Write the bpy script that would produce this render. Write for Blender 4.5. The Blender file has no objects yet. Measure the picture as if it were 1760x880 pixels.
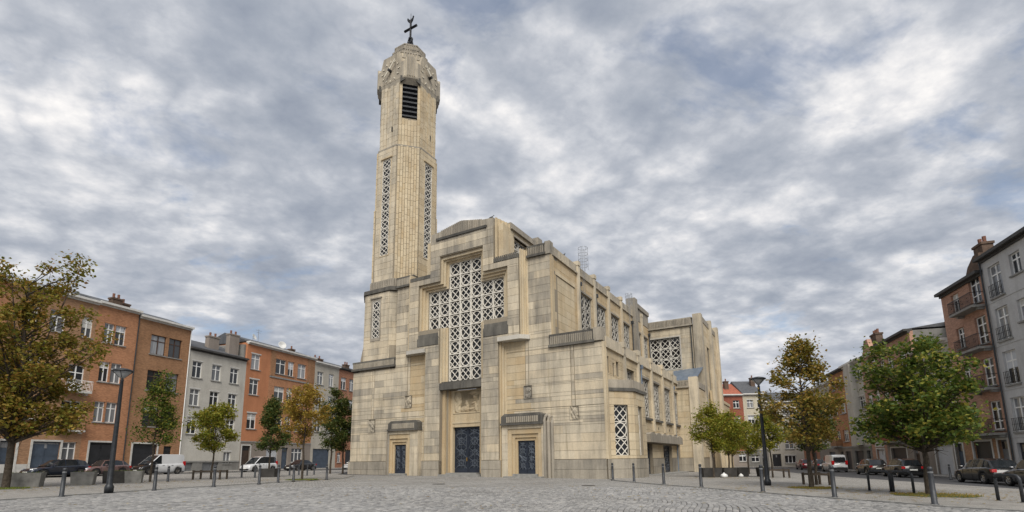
import bpy, math, random
import numpy as np
from mathutils import Vector, Matrix
random.seed(7); rng = np.random.default_rng(7)
SC = bpy.context.scene
COL = SC.collection
PI = math.pi

# ------------------------------------------------------------------ camera
def make_camera():
    F, CX, CY = 875.0, 884.0, 640.0                    # focal length and optical centre for a 1760 x 880 picture
    p, rl = math.atan(150 / 875), math.atan(.0117)
    w = Vector((0, math.cos(p), math.sin(p))); r0 = Vector((1, 0, 0)); u0 = Vector((0, -math.sin(p), math.cos(p)))
    r = r0 * math.cos(rl) - u0 * math.sin(rl); u = u0 * math.cos(rl) + r0 * math.sin(rl)
    cam = bpy.data.cameras.new('camera'); o = bpy.data.objects.new('camera', cam); COL.objects.link(o)
    m = Matrix((r, u, -w)).transposed().to_4x4(); m.translation = (0, 0, 1.42)
    o.matrix_world = m
    cam.sensor_width = 36; cam.sensor_fit = 'HORIZONTAL'; cam.lens = 36 * F / 1760
    cam.shift_x = (880 - CX) / 1760; cam.shift_y = (CY - 440) / 1760
    cam.clip_start = .1; cam.clip_end = 3000
    SC.camera = o
make_camera()

# ------------------------------------------------------------------ light
SUN_AZ, SUN_EL = math.radians(174), math.radians(47)   # where the veiled sun stands: behind the camera, to the right
def make_world():
    w = bpy.data.worlds.new('World'); SC.world = w; w.use_nodes = True
    nt = w.node_tree; N = nt.nodes; L = nt.links
    for n in list(N): N.remove(n)
    out = N.new('ShaderNodeOutputWorld'); bg = N.new('ShaderNodeBackground'); L.new(bg.outputs[0], out.inputs[0])
    sky = N.new('ShaderNodeTexSky'); sky.sky_type = 'NISHITA'; sky.sun_disc = False
    sky.sun_elevation = SUN_EL; sky.sun_rotation = SUN_AZ; sky.air_density = 1.0; sky.dust_density = 2.0
    tc = N.new('ShaderNodeTexCoord')
    sep = N.new('ShaderNodeSeparateXYZ'); L.new(tc.outputs['Generated'], sep.inputs[0])
    zz = N.new('ShaderNodeMath'); zz.operation = 'MAXIMUM'; L.new(sep.outputs[2], zz.inputs[0]); zz.inputs[1].default_value = 0.0
    za = N.new('ShaderNodeMath'); za.operation = 'ADD'; L.new(zz.outputs[0], za.inputs[0]); za.inputs[1].default_value = .24
    dx = N.new('ShaderNodeMath'); dx.operation = 'DIVIDE'; L.new(sep.outputs[0], dx.inputs[0]); L.new(za.outputs[0], dx.inputs[1])
    dy = N.new('ShaderNodeMath'); dy.operation = 'DIVIDE'; L.new(sep.outputs[1], dy.inputs[0]); L.new(za.outputs[0], dy.inputs[1])
    cmb = N.new('ShaderNodeCombineXYZ'); L.new(dx.outputs[0], cmb.inputs[0]); L.new(dy.outputs[0], cmb.inputs[1])
    cmb.inputs[2].default_value = 3.7
    def noise(scale, det, rough, dist=0.0, off=(0, 0, 0), sc=(1, 1, 1)):
        mp = N.new('ShaderNodeMapping'); L.new(cmb.outputs[0], mp.inputs[0]); mp.inputs['Location'].default_value = off; mp.inputs['Scale'].default_value = sc
        mp.inputs['Rotation'].default_value = (0, 0, -.5)
        n = N.new('ShaderNodeTexNoise'); L.new(mp.outputs[0], n.inputs['Vector'])
        n.inputs['Scale'].default_value = scale; n.inputs['Detail'].default_value = det; n.inputs['Roughness'].default_value = rough
        n.inputs['Distortion'].default_value = dist
        return n.outputs[0]
    def ramp(src, stops, interp='LINEAR'):
        r = N.new('ShaderNodeValToRGB'); L.new(src, r.inputs[0]); r.color_ramp.interpolation = interp
        e = r.color_ramp.elements
        e[0].position, e[0].color = stops[0][0], (*stops[0][1], 1); e[1].position, e[1].color = stops[-1][0], (*stops[-1][1], 1)
        for p, c in stops[1:-1]:
            k = e.new(p); k.color = (*c, 1)
        return r.outputs[0]
    def mix(f, a, b, op='MIX'):
        m = N.new('ShaderNodeMix'); m.data_type = 'RGBA'; m.blend_type = op
        if isinstance(f, float): m.inputs[0].default_value = f
        else: L.new(f, m.inputs[0])
        for s, v in ((6, a), (7, b)):
            if isinstance(v, tuple): m.inputs[s].default_value = (*v, 1)
            else: L.new(v, m.inputs[s])
        return m.outputs[2]
    # cloud deck: large masses, billows on them, thin torn edges
    big = noise(1.9, 3.0, .5, .3, (4.3, 1.9, 0), (1, 1.1, 1))
    mid = noise(4.4, 11.0, .60, .10, (1.7, 6.2, 0), (1, 1.15, 1))
    fine = noise(11.0, 8.0, .58, .1, (8.1, 2.2, 0), (1, 1.15, 1))
    def two(op, x, y, z=None):
        m = N.new('ShaderNodeMath'); m.operation = op
        for k, v in enumerate((x, y, z)):
            if v is None: continue
            if isinstance(v, float): m.inputs[k].default_value = v
            else: L.new(v, m.inputs[k])
        return m.outputs[0]
    puff = two('ABSOLUTE', two('SUBTRACT', noise(4.2, 7.0, .52, .08, (6.4, 3.1, 0), (1, 1.15, 1)), .5), None)   # rounded heads with creases between
    d = N.new('ShaderNodeMath'); d.operation = 'DIVIDE'
    L.new(two('MULTIPLY_ADD', puff, 1.3, two('MULTIPLY_ADD', fine, .30, two('MULTIPLY_ADD', mid, .80, big))), d.inputs[0]); d.inputs[1].default_value = 2.34
    cloud = ramp(d.outputs[0], CLOUD_STOPS)
    hole = ramp(noise(2.6, 6.0, .6, .3, (2.9, 9.3, 0), (1, 1.4, 1)), [(.58, (0, 0, 0)), (.68, (1, 1, 1))])
    # thin places let some blue through
    m2 = N.new('ShaderNodeMath'); m2.operation = 'MULTIPLY'; L.new(hole, m2.inputs[0]); m2.inputs[1].default_value = .5
    skyc = N.new('ShaderNodeVectorMath'); skyc.operation = 'SCALE'; L.new(sky.outputs[0], skyc.inputs[0]); skyc.inputs['Scale'].default_value = .55
    c2 = mix(m2.outputs[0], cloud, skyc.outputs[0])
    # towards the horizon the deck closes into even pale grey
    hz = N.new('ShaderNodeMapRange'); L.new(sep.outputs[2], hz.inputs[0]); hz.inputs[1].default_value = .02; hz.inputs[2].default_value = .22; hz.inputs[3].default_value = .6; hz.inputs[4].default_value = 0.0
    c3 = mix(hz.outputs[0], c2, HORIZON)
    L.new(c3, bg.inputs[0]); bg.inputs[1].default_value = .11
CLOUD_STOPS = [(.30, (1.05, 1.20, 1.50)), (.41, (1.50, 1.64, 1.90)), (.465, (1.86, 1.97, 2.20)), (.51, (2.34, 2.42, 2.60)), (.555, (3.0, 3.0, 3.08)), (.60, (3.75, 3.66, 3.6)), (.70, (5.0, 4.8, 4.6))]
HORIZON = (2.55, 2.62, 2.85)
make_world()
def make_sun():
    l = bpy.data.lights.new('sun', 'SUN'); l.energy = 1.5; l.angle = math.radians(42); l.color = (1, .95, .87)
    o = bpy.data.objects.new('sun', l); COL.objects.link(o)
    d = Vector((math.sin(SUN_AZ) * math.cos(SUN_EL), math.cos(SUN_AZ) * math.cos(SUN_EL), math.sin(SUN_EL)))
    o.rotation_euler = d.to_track_quat('Z', 'Y').to_euler(); o.location = d * 200
make_sun()
vs = SC.view_settings; vs.view_transform = 'Standard'; vs.look = 'None'; vs.gamma = 1; vs.use_curve_mapping = False
vs.exposure = 1.25
SC.cycles.use_denoising = True
SC.cycles.max_bounces = 6

# ------------------------------------------------------------------ materials
MATS = {}
class NB:                                              # small node-tree builder
    def __init__(s, name):
        s.m = bpy.data.materials.new(name); s.m.use_nodes = True; s.nt = s.m.node_tree; s.N = s.nt.nodes; s.L = s.nt.links
        s.p = s.N['Principled BSDF']; MATS[name] = s.m
        s.geo = s.N.new('ShaderNodeNewGeometry'); s.oi = s.N.new('ShaderNodeObjectInfo')
        s.tc = s.N.new('ShaderNodeTexCoord')
    def link(s, a, b): s.L.new(a, b)
    def math(s, op, a, b=None, c=None):
        n = s.N.new('ShaderNodeMath'); n.operation = op
        for i, v in enumerate((a, b, c)):
            if v is None: continue
            if isinstance(v, (int, float)): n.inputs[i].default_value = v
            else: s.L.new(v, n.inputs[i])
        return n.outputs[0]
    def noise(s, scale, det=4, rough=.55, sc=(1, 1, 1), obj=False, dist=0):
        mp = s.N.new('ShaderNodeMapping'); s.L.new(s.tc.outputs['Object'] if obj else s.geo.outputs['Position'], mp.inputs[0]); mp.inputs['Scale'].default_value = sc
        n = s.N.new('ShaderNodeTexNoise'); s.L.new(mp.outputs[0], n.inputs['Vector']); n.inputs['Scale'].default_value = scale
        n.inputs['Detail'].default_value = det; n.inputs['Roughness'].default_value = rough; n.inputs['Distortion'].default_value = dist
        return n.outputs[0]
    def rand(s):
        return s.math('FRACT', s.math('ADD', s.geo.outputs['Random Per Island'], s.math('MULTIPLY', s.oi.outputs['Random'], 7.31)))
    def ramp(s, src, stops):
        r = s.N.new('ShaderNodeValToRGB'); s.L.new(src, r.inputs[0]); e = r.color_ramp.elements
        def c4(c): return (c, c, c, 1) if isinstance(c, (int, float)) else (*c, 1)
        e[0].position, e[0].color = stops[0][0], c4(stops[0][1]); e[1].position, e[1].color = stops[-1][0], c4(stops[-1][1])
        for p, c in stops[1:-1]: e.new(p).color = c4(c)
        return r.outputs[0]
    def mix(s, f, a, b, op='MIX'):
        m = s.N.new('ShaderNodeMix'); m.data_type = 'RGBA'; m.blend_type = op
        if isinstance(f, (int, float)): m.inputs[0].default_value = f
        else: s.L.new(f, m.inputs[0])
        for k, v in ((6, a), (7, b)):
            if isinstance(v, tuple): m.inputs[k].default_value = (*v, 1)
            else: s.L.new(v, m.inputs[k])
        return m.outputs[2]
    def base(s, c):
        if isinstance(c, tuple): s.p.inputs['Base Color'].default_value = (*c, 1)
        else: s.L.new(c, s.p.inputs['Base Color'])
        return s
    def set(s, **k):
        for a, v in k.items():
            i = s.p.inputs[a.replace('_', ' ')]
            if isinstance(v, (int, float)): i.default_value = v
            else: s.L.new(v, i)
        return s
    def bump(s, h, strength=.3, dist=.02):
        b = s.N.new('ShaderNodeBump'); b.inputs['Strength'].default_value = strength; b.inputs['Distance'].default_value = dist
        s.L.new(h, b.inputs['Height']); s.L.new(b.outputs[0], s.p.inputs['Normal']); return s

def stone(name, c0, c1, c2, grime=.35, soot=(.13, .12, .105), lo=.5, hi=.72, ochre=0.0):
    b = NB(name); r = b.rand()
    col = b.ramp(r, [(0, c0), (.5, c1), (1, c2)])
    n1 = b.noise(1.1, 5, .6); n2 = b.noise(9, 5, .65)
    col = b.mix(b.ramp(n2, [(.35, 0), (.7, .55)]), col, b.mix(1.0, col, (.74, .72, .68), 'MULTIPLY'))
    if ochre: col = b.mix(b.ramp(b.noise(.7, 4, .6, (1, 1, .5)), [(.45, 0), (.68, ochre)]), col, (.42, .27, .12))
    st = b.noise(1.6, 6, .62, (1.3, 1.3, .16)); blot = b.noise(.33, 6, .62)
    g = b.math('MULTIPLY', b.ramp(b.math('ADD', b.math('MULTIPLY', st, .5), b.math('MULTIPLY', blot, .5)), [(lo - .05, 0), (hi, 1)]), grime)
    col = b.mix(g, col, soot)
    run = b.noise(1.5, 6, .66, (1.7, 1.7, .14), dist=.4)
    col = b.mix(b.math('MULTIPLY', b.ramp(run, [(.54, 0), (.68, 1)]), min(.6, grime * .75)), col, b.mix(1.0, col, (.50, .48, .45), 'MULTIPLY'))
    # pitted patches
    col = b.mix(b.ramp(b.noise(26, 3, .7), [(.62, 0), (.75, .35)]), col, (.2, .17, .13))
    b.base(col).set(Roughness=.88, Specular_IOR_Level=.25)
    b.bump(b.math('ADD', b.math('MULTIPLY', n2, .6), b.noise(40, 4, .7)), .35, .012)
    return b.m
stone('limestone', (.53, .47, .365), (.645, .565, .43), (.60, .51, .37), .68, (.19, .175, .15), .49, .66)
stone('limestone_warm', (.58, .485, .335), (.64, .545, .385), (.54, .435, .28), .42, (.22, .19, .15), .48, .66, ochre=.25)
stone('limestone_ochre', (.55, .44, .285), (.50, .39, .24), (.58, .48, .33), .3, ochre=.35)
stone('limestone_grey', (.37, .335, .275), (.45, .40, .325), (.31, .285, .24), .72, lo=.44, hi=.66)
stone('limestone_mid', (.42, .375, .30), (.54, .475, .365), (.47, .41, .315), .8, (.16, .152, .138), .46, .64)
stone('limestone_backing', (.29, .25, .19), (.29, .25, .19), (.31, .265, .20), .4)
stone('stone_plinth', (.44, .39, .31), (.38, .345, .285), (.47, .42, .34), .75, (.10, .095, .085), .44, .66)
stone('stone_sooty', (.15, .14, .125), (.20, .19, .165), (.11, .105, .095), .85, (.05, .048, .045), .4, .62)
stone('concrete_white', (.72, .69, .62), (.75, .72, .65), (.68, .65, .58), .18)
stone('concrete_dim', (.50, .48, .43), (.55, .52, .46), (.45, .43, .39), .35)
def simple(name, c, rough=.6, metal=0, var=.25, scale=3.0, spec=.5, bump=0):
    b = NB(name); n = b.noise(scale, 5, .6)
    lo = tuple(x * (1 - var) for x in c); hi = tuple(min(1, x * (1 + var)) for x in c)
    b.base(b.ramp(n, [(.3, lo), (.7, hi)])).set(Roughness=rough, Metallic=metal, Specular_IOR_Level=spec)
    if bump: b.bump(b.noise(scale * 8, 4, .6), bump, .01)
    return b.m
simple('dark_glass', (.012, .013, .015), .12, 0, .3, 2)
simple('door_steel', (.030, .038, .055), .38, .3, .3, 3)
simple('door_iron', (.13, .15, .18), .35, .45, .25, 3)
simple('brass', (.6, .4, .12), .3, 1.0, .1)
simple('zinc', (.20, .25, .32), .45, .55, .2, 1.5)
simple('lead_pipe', (.05, .055, .06), .5, .5, .3)
simple('black_metal', (.018, .018, .02), .4, .6, .3)
simple('louvre_grey', (.17, .175, .18), .6, .1, .2)
simple('galvanised', (.35, .36, .37), .4, .8, .2)
simple('roofing', (.07, .07, .07), .9, 0, .3, .8)
simple('clock_white', (.62, .57, .46), .5, .1, .1)
simple('grey_post', (.040, .043, .048), .5, .35, .3, 8)
simple('cast_iron', (.030, .033, .037), .45, .5, .35, 8)
simple('chrome', (.6, .6, .6), .2, 1.0, .1)
simple('tyre', (.012, .012, .012), .85, 0, .2)
simple('car_trim', (.015, .015, .016), .55, 0, .2)
simple('car_glass', (.014, .017, .02), .04, 0, .2, 1, .7)
simple('lamp_red', (.42, .012, .015), .15, 0, .2)
simple('lamp_clear', (.72, .74, .76), .1, .3, .1)
simple('plate_white', (.7, .7, .66), .4, 0, .1)
simple('concrete', (.20, .195, .18), .9, 0, .35, 2.2, .3, .3)
simple('concrete_dark', (.055, .052, .048), .9, 0, .35, 2.2, .3, .3)
simple('soil_grass', (.07, .085, .028), .95, 0, .6, 9, .2, .6)
simple('timber', (.055, .042, .03), .8, 0, .4, 6, .3, .4)
simple('bark', (.062, .05, .038), .95, 0, .45, 9, .2, .8)
simple('white_bag', (.7, .7, .68), .5, 0, .1)
simple('slate', (.075, .078, .085), .7, 0, .3, 3)
simple('roof_red', (.30, .09, .05), .8, 0, .3, 3)
simple('gutter_white', (.58, .57, .54), .6, 0, .15, 2)
simple('eave_dark', (.05, .048, .045), .7, 0, .3, 2)
simple('frame_white', (.80, .80, .78), .45, 0, .08)
simple('frame_brown', (.07, .035, .022), .5, 0, .2)
simple('frame_grey', (.30, .31, .32), .5, 0, .1)
simple('sill_stone', (.24, .235, .22), .8, 0, .25, 3)
simple('surround', (.52, .51, .48), .7, 0, .15, 3)
simple('dk_bluegrey', (.055, .075, .105), .55, 0, .25, 1.5)
simple('dk_black', (.018, .019, .022), .5, 0, .3, 1.5)
simple('dk_grey', (.16, .165, .17), .6, 0, .2, 1.5)
simple('dk_brown', (.055, .035, .024), .5, 0, .3, 1.5)
simple('shutter_white', (.52, .54, .57), .6, 0, .1, 2)
simple('shade_black', (.004, .004, .005), 1.0, 0, .2, 2, 0)  # near-black colour for the painted shade inside the belfry
simple('chimney_pot', (.19, .085, .055), .8, 0, .3, 5)
simple('chimney_brick', (.11, .075, .055), .9, 0, .35, 3, .3, .3)
simple('dish_white', (.6, .6, .58), .5, 0, .1)
def glass_mat():
    b = NB('window_glass'); r = b.oi.outputs['Random']
    cur = b.ramp(r, [(.0, .0), (.5, .04), (.58, .4), (1, .9)])
    fold = b.noise(14, 2, .5, (1, 1, .05))
    c = b.mix(cur, (.018, .021, .025), b.ramp(fold, [(.3, (.22, .23, .245)), (.7, (.40, .41, .42))]))
    b.base(c).set(Roughness=.08, Specular_IOR_Level=.5, Coat_Weight=.15, Coat_Roughness=.03)
glass_mat()
def plaster(name, c, var=.18, brick=False, stain=.4, mortar=None):
    b = NB(name)
    n = b.noise(.6, 6, .62); n2 = b.noise(7, 4, .6)
    if brick:
        bt = b.N.new('ShaderNodeTexBrick'); mp = b.N.new('ShaderNodeMapping'); b.L.new(b.tc.outputs['Object'], mp.inputs[0])
        mp.inputs['Rotation'].default_value = (PI / 2, 0, 0)
        b.L.new(mp.outputs[0], bt.inputs['Vector']); bt.inputs['Scale'].default_value = 1.0
        bt.inputs['Brick Width'].default_value = .22; bt.inputs['Row Height'].default_value = .075; bt.inputs['Mortar Size'].default_value = .008; bt.inputs['Bias'].default_value = 0
        bt.inputs['Color1'].default_value = (*[x * .8 for x in c], 1); bt.inputs['Color2'].default_value = (*[min(1, x * 1.2) for x in c], 1)
        bt.inputs['Mortar'].default_value = (*(mortar or tuple(x * .75 + .04 for x in c)), 1)
        col = bt.outputs[0]
    else: col = b.mix(n2, tuple(x * (1 - var) for x in c), tuple(min(1, x * (1 + var)) for x in c))
    st = b.noise(1.1, 6, .62, (1.2, 1.2, .2))
    f = b.math('MULTIPLY', b.ramp(b.math('ADD', b.math('MULTIPLY', st, .5), b.math('MULTIPLY', n, .5)), [(.42, 0), (.68, 1)]), stain)
    col = b.mix(f, col, b.mix(1.0, col, (.45, .43, .41), 'MULTIPLY'))
    b.base(col).set(Roughness=.9, Specular_IOR_Level=.2); b.bump(n2, .25, .01)
plaster('brick_orange', (.43, .21, .11), brick=True)
plaster('brick_brown', (.33, .18, .095), brick=True)
plaster('brick_beige', (.36, .21, .12), brick=True)
plaster('brick_deep', (.37, .18, .11), brick=True)
plaster('brick_red', (.29, .095, .06), brick=True)
plaster('brick_rose', (.46, .27, .195), brick=True)
plaster('render_orange', (.47, .205, .105))
plaster('render_white', (.50, .48, .43))
plaster('render_pale', (.46, .43, .37))
plaster('render_grey', (.52, .52, .515))
plaster('render_cream', (.52, .48, .38))
plaster('render_taupe', (.27, .235, .205))
plaster('party_grey', (.24, .235, .22), stain=.7)
plaster('asphalt', (.075, .075, .078), .2, stain=.3)
def paving(name, c, size, rot, bias=.25):
    b = NB(name); mp = b.N.new('ShaderNodeMapping'); b.L.new(b.geo.outputs['Position'], mp.inputs[0]); mp.inputs['Rotation'].default_value = (0, 0, rot)
    bt = b.N.new('ShaderNodeTexBrick'); b.L.new(mp.outputs[0], bt.inputs['Vector']); bt.inputs['Scale'].default_value = 1
    bt.inputs['Brick Width'].default_value = size[0]; bt.inputs['Row Height'].default_value = size[1]; bt.inputs['Mortar Size'].default_value = .012
    bt.inputs['Color1'].default_value = (*[x * (1 - bias) for x in c], 1); bt.inputs['Color2'].default_value = (*[x * (1 + bias) for x in c], 1)
    bt.inputs['Mortar'].default_value = (*[x * .45 for x in c], 1)
    n = b.noise(.25, 7, .65); n2 = b.noise(2.2, 6, .6)
    col = b.mix(b.ramp(n, [(.38, 0), (.66, .55)]), bt.outputs[0], b.mix(1.0, bt.outputs[0], (.62, .61, .60), 'MULTIPLY'))
    col = b.mix(b.ramp(n2, [(.45, 0), (.75, .4)]), col, b.mix(1.0, col, (1.3, 1.28, 1.24), 'MULTIPLY'))
    b.base(col).set(Roughness=.8, Specular_IOR_Level=.3); b.bump(b.math('MULTIPLY', bt.outputs['Fac'], -1), .6, .02)
paving('sett_bed', (.075, .072, .068), (.22, .15), .25, .3)
paving('slab_paving', (.285, .277, .263), (.22, .15), .25, .22)
paving('slab_warm', (.32, .305, .282), (.22, .11), .3, .16)
def sett_mat():
    b = NB('sett_stone'); r = b.rand()
    col = b.ramp(r, [(0, (.17, .168, .166)), (.4, (.235, .231, .225)), (.75, (.285, .279, .269)), (1, (.35, .34, .325))])
    col = b.mix(b.ramp(b.noise(.3, 6, .6), [(.4, 0), (.65, .5)]), col, b.mix(1.0, col, (.66, .65, .63), 'MULTIPLY'))
    b.base(col).set(Roughness=.62, Specular_IOR_Level=.4); b.bump(b.noise(30, 4, .6), .4, .01)
sett_mat()
def leaf_mat(name, stops):
    b = NB(name); col = b.ramp(b.geo.outputs['Random Per Island'], stops)
    col = b.mix(b.ramp(b.noise(.9, 3, .5), [(.35, 0), (.7, .6)]), col, b.mix(1.0, col, (.62, .66, .55), 'MULTIPLY'))
    b.base(col).set(Roughness=.55, Specular_IOR_Level=.25)
    tr = b.N.new('ShaderNodeBsdfTranslucent'); b.L.new(col, tr.inputs[0]); mx = b.N.new('ShaderNodeMixShader'); mx.inputs[0].default_value = .38
    b.L.new(b.p.outputs[0], mx.inputs[1]); b.L.new(tr.outputs[0], mx.inputs[2]); b.L.new(mx.outputs[0], b.N['Material Output'].inputs[0])
leaf_mat('leaf_bronze', [(0, (.15, .16, .025)), (.3, (.26, .22, .035)), (.6, (.35, .18, .045)), (.8, (.20, .22, .035)), (1, (.46, .30, .07))])
leaf_mat('leaf_green', [(0, (.055, .095, .018)), (.5, (.11, .16, .028)), (.8, (.21, .235, .04)), (1, (.36, .29, .05))])
leaf_mat('leaf_dark', [(0, (.05, .08, .02)), (.6, (.085, .12, .028)), (1, (.19, .16, .04))])
leaf_mat('leaf_yellow', [(0, (.24, .20, .035)), (.5, (.42, .28, .05)), (.8, (.33, .18, .04)), (1, (.48, .35, .08))])
leaf_mat('leaf_lime', [(0, (.16, .20, .025)), (.5, (.27, .28, .035)), (.8, (.40, .31, .045)), (1, (.22, .21, .03))])
leaf_mat('leaf_olive', [(0, (.15, .155, .03)), (.4, (.24, .20, .04)), (.75, (.33, .205, .045)), (1, (.42, .28, .06))])
def paint(name, c, metal=.3):
    b = NB(name); b.base(b.ramp(b.noise(1.5, 3, .5), [(.3, tuple(x * .9 for x in c)), (.7, c)])).set(Roughness=.32, Metallic=metal, Coat_Weight=.8, Coat_Roughness=.06)
for n_, c_ in dict(paint_blue=(.012, .018, .034), paint_black=(.010, .010, .011), paint_white=(.60, .61, .62), paint_rose=(.17, .105, .10), paint_slate=(.022, .026, .034), paint_bronze=(.028, .026, .022), paint_red=(.10, .012, .018)).items():
    paint(n_, c_, 0 if 'white' in n_ else .35)

# ------------------------------------------------------------------ mesh helpers
class MB:
    def __init__(s): s.v = []; s.f = []
    def add(s, vs, fs):
        k = len(s.v); s.v += [tuple(map(float, p)) for p in vs]; s.f += [tuple(i + k for i in f) for f in fs]; return s
    def box(s, x0, y0, z0, x1, y1, z1):
        return s.add([(x0, y0, z0), (x1, y0, z0), (x1, y1, z0), (x0, y1, z0), (x0, y0, z1), (x1, y0, z1), (x1, y1, z1), (x0, y1, z1)],
                     [(0, 3, 2, 1), (4, 5, 6, 7), (0, 1, 5, 4), (1, 2, 6, 5), (2, 3, 7, 6), (3, 0, 4, 7)])
    def fbox(s, F, a0, a1, z0, z1, d0, d1):              # box in a wall frame: a along, z up, d outwards
        P = [F(a0, z0, d0), F(a1, z0, d0), F(a1, z1, d0), F(a0, z1, d0), F(a0, z0, d1), F(a1, z0, d1), F(a1, z1, d1), F(a0, z1, d1)]
        return s.add(P, [(0, 3, 2, 1), (4, 5, 6, 7), (0, 1, 5, 4), (1, 2, 6, 5), (2, 3, 7, 6), (3, 0, 4, 7)])
    def fblock(s, F, a0, a1, z0, z1, d0, d1):            # the same without its hidden back
        P = [F(a0, z0, d0), F(a1, z0, d0), F(a1, z1, d0), F(a0, z1, d0), F(a0, z0, d1), F(a1, z0, d1), F(a1, z1, d1), F(a0, z1, d1)]
        return s.add(P, [(4, 5, 6, 7), (0, 1, 5, 4), (1, 2, 6, 5), (2, 3, 7, 6), (3, 0, 4, 7)])
    def prism(s, poly, z0, z1):
        n = len(poly)
        return s.add([(x, y, z0) for x, y in poly] + [(x, y, z1) for x, y in poly],
                     [tuple(range(n - 1, -1, -1)), tuple(range(n, 2 * n))] + [(i, (i + 1) % n, n + (i + 1) % n, n + i) for i in range(n)])
    def fprism(s, F, poly, d0, d1):                      # polygon (a, z) in a wall frame, pushed out from d0 to d1
        n = len(poly)
        return s.add([F(a, z, d0) for a, z in poly] + [F(a, z, d1) for a, z in poly],
                     [tuple(range(n - 1, -1, -1)), tuple(range(n, 2 * n))] + [(i, (i + 1) % n, n + (i + 1) % n, n + i) for i in range(n)])
    def loft(s, rings, cap=True):
        n = len(rings[0]); k = [p for r in rings for p in r]; f = []
        for j in range(len(rings) - 1):
            for i in range(n): f.append((j * n + i, j * n + (i + 1) % n, (j + 1) * n + (i + 1) % n, (j + 1) * n + i))
        if cap: f += [tuple(range(n - 1, -1, -1)), tuple(range((len(rings) - 1) * n, len(rings) * n))]
        return s.add(k, f)
    def tube(s, pts, rad, n=8, cap=True):
        pts = [Vector(p) for p in pts]; rad = rad if isinstance(rad, (list, tuple)) else [rad] * len(pts); rings = []
        ref = Vector((0, 0, 1))
        for i, p in enumerate(pts):
            t = (pts[min(i + 1, len(pts) - 1)] - pts[max(i - 1, 0)]).normalized()
            x = t.cross(ref if abs(t.z) < .95 else Vector((1, 0, 0))).normalized(); y = t.cross(x)
            rings.append([p + (x * math.cos(2 * PI * k / n) + y * math.sin(2 * PI * k / n)) * rad[i] for k in range(n)])
        return s.loft(rings, cap)
    def lathe(s, prof, n=16, c=(0, 0, 0)):
        return s.loft([[(c[0] + r * math.cos(2 * PI * k / n), c[1] + r * math.sin(2 * PI * k / n), c[2] + z) for k in range(n)] for r, z in prof])
    def region(s, F, ins, outs, d0, d1, back=False):     # rectilinear wall with openings, front at d1, back at d0
        A = sorted({round(t, 4) for r in ins + outs for t in (r[0], r[2])}); Z = sorted({round(t, 4) for r in ins + outs for t in (r[1], r[3])})
        def inside(i, j):
            if i < 0 or j < 0 or i >= len(A) - 1 or j >= len(Z) - 1: return False
            a, z = (A[i] + A[i + 1]) / 2, (Z[j] + Z[j + 1]) / 2
            return any(r[0] < a < r[2] and r[1] < z < r[3] for r in ins) and not any(r[0] < a < r[2] and r[1] < z < r[3] for r in outs)
        for i in range(len(A) - 1):
            for j in range(len(Z) - 1):
                if not inside(i, j): continue
                a0, a1, z0, z1 = A[i], A[i + 1], Z[j], Z[j + 1]
                s.add([F(a0, z0, d1), F(a1, z0, d1), F(a1, z1, d1), F(a0, z1, d1)], [(0, 1, 2, 3)])
                if back: s.add([F(a0, z0, d0), F(a1, z0, d0), F(a1, z1, d0), F(a0, z1, d0)], [(3, 2, 1, 0)])
                for q, (p0, p1) in (((i - 1, j), ((a0, z0), (a0, z1))), ((i + 1, j), ((a1, z1), (a1, z0))), ((i, j - 1), ((a1, z0), (a0, z0))), ((i, j + 1), ((a0, z1), (a1, z1)))):
                    if not inside(*q): s.add([F(*p0, d1), F(*p1, d1), F(*p1, d0), F(*p0, d0)], [(0, 1, 2, 3)])
        return s
    def build(s, name, mat, parent=None, smooth=False, loc=None, rot=None):
        o = bpy.data.objects.new(name, s.mesh(name, mat, smooth)); COL.objects.link(o)
        if parent: o.parent = parent
        if loc: o.location = loc
        if rot: o.rotation_euler = rot
        return o
    def mesh(s, name, mat, smooth=False):
        me = bpy.data.meshes.new(name); me.from_pydata(s.v, [], s.f); me.materials.append(MATS[mat])
        if smooth: me.polygons.foreach_set('use_smooth', [True] * len(me.polygons))
        me.update(); return me
def put(name, me, parent=None, loc=(0, 0, 0), rot=(0, 0, 0), scale=(1, 1, 1)):
    o = bpy.data.objects.new(name, me); COL.objects.link(o); o.parent = parent; o.location = loc; o.rotation_euler = rot; o.scale = scale; return o
def empty(name, loc=(0, 0, 0), rz=0, parent=None):
    o = bpy.data.objects.new(name, None); COL.objects.link(o); o.location = loc; o.rotation_euler = (0, 0, rz); o.parent = parent; o.empty_display_size = .3; return o
def tag(o, label=None, cat=None, group=None, kind=None):
    for k, v in (('label', label), ('category', cat), ('group', group), ('kind', kind)):
        if v: o[k] = v
    return o
def copy_tree(o, parent=None):
    c = o.copy(); COL.objects.link(c); c.parent = parent
    for ch in o.children: copy_tree(ch, c)
    return c
def frame(ox, oy, ex, ey, nx, ny):                     # wall frame at (ox, oy): along (ex, ey), outwards (nx, ny)
    return lambda a, z, d=0: (ox + ex * a + nx * d, oy + ey * a + ny * d, z)
SLOPE = .0105
def gz(x, y=0): return -SLOPE * x                      # the square falls gently to the right

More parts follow.
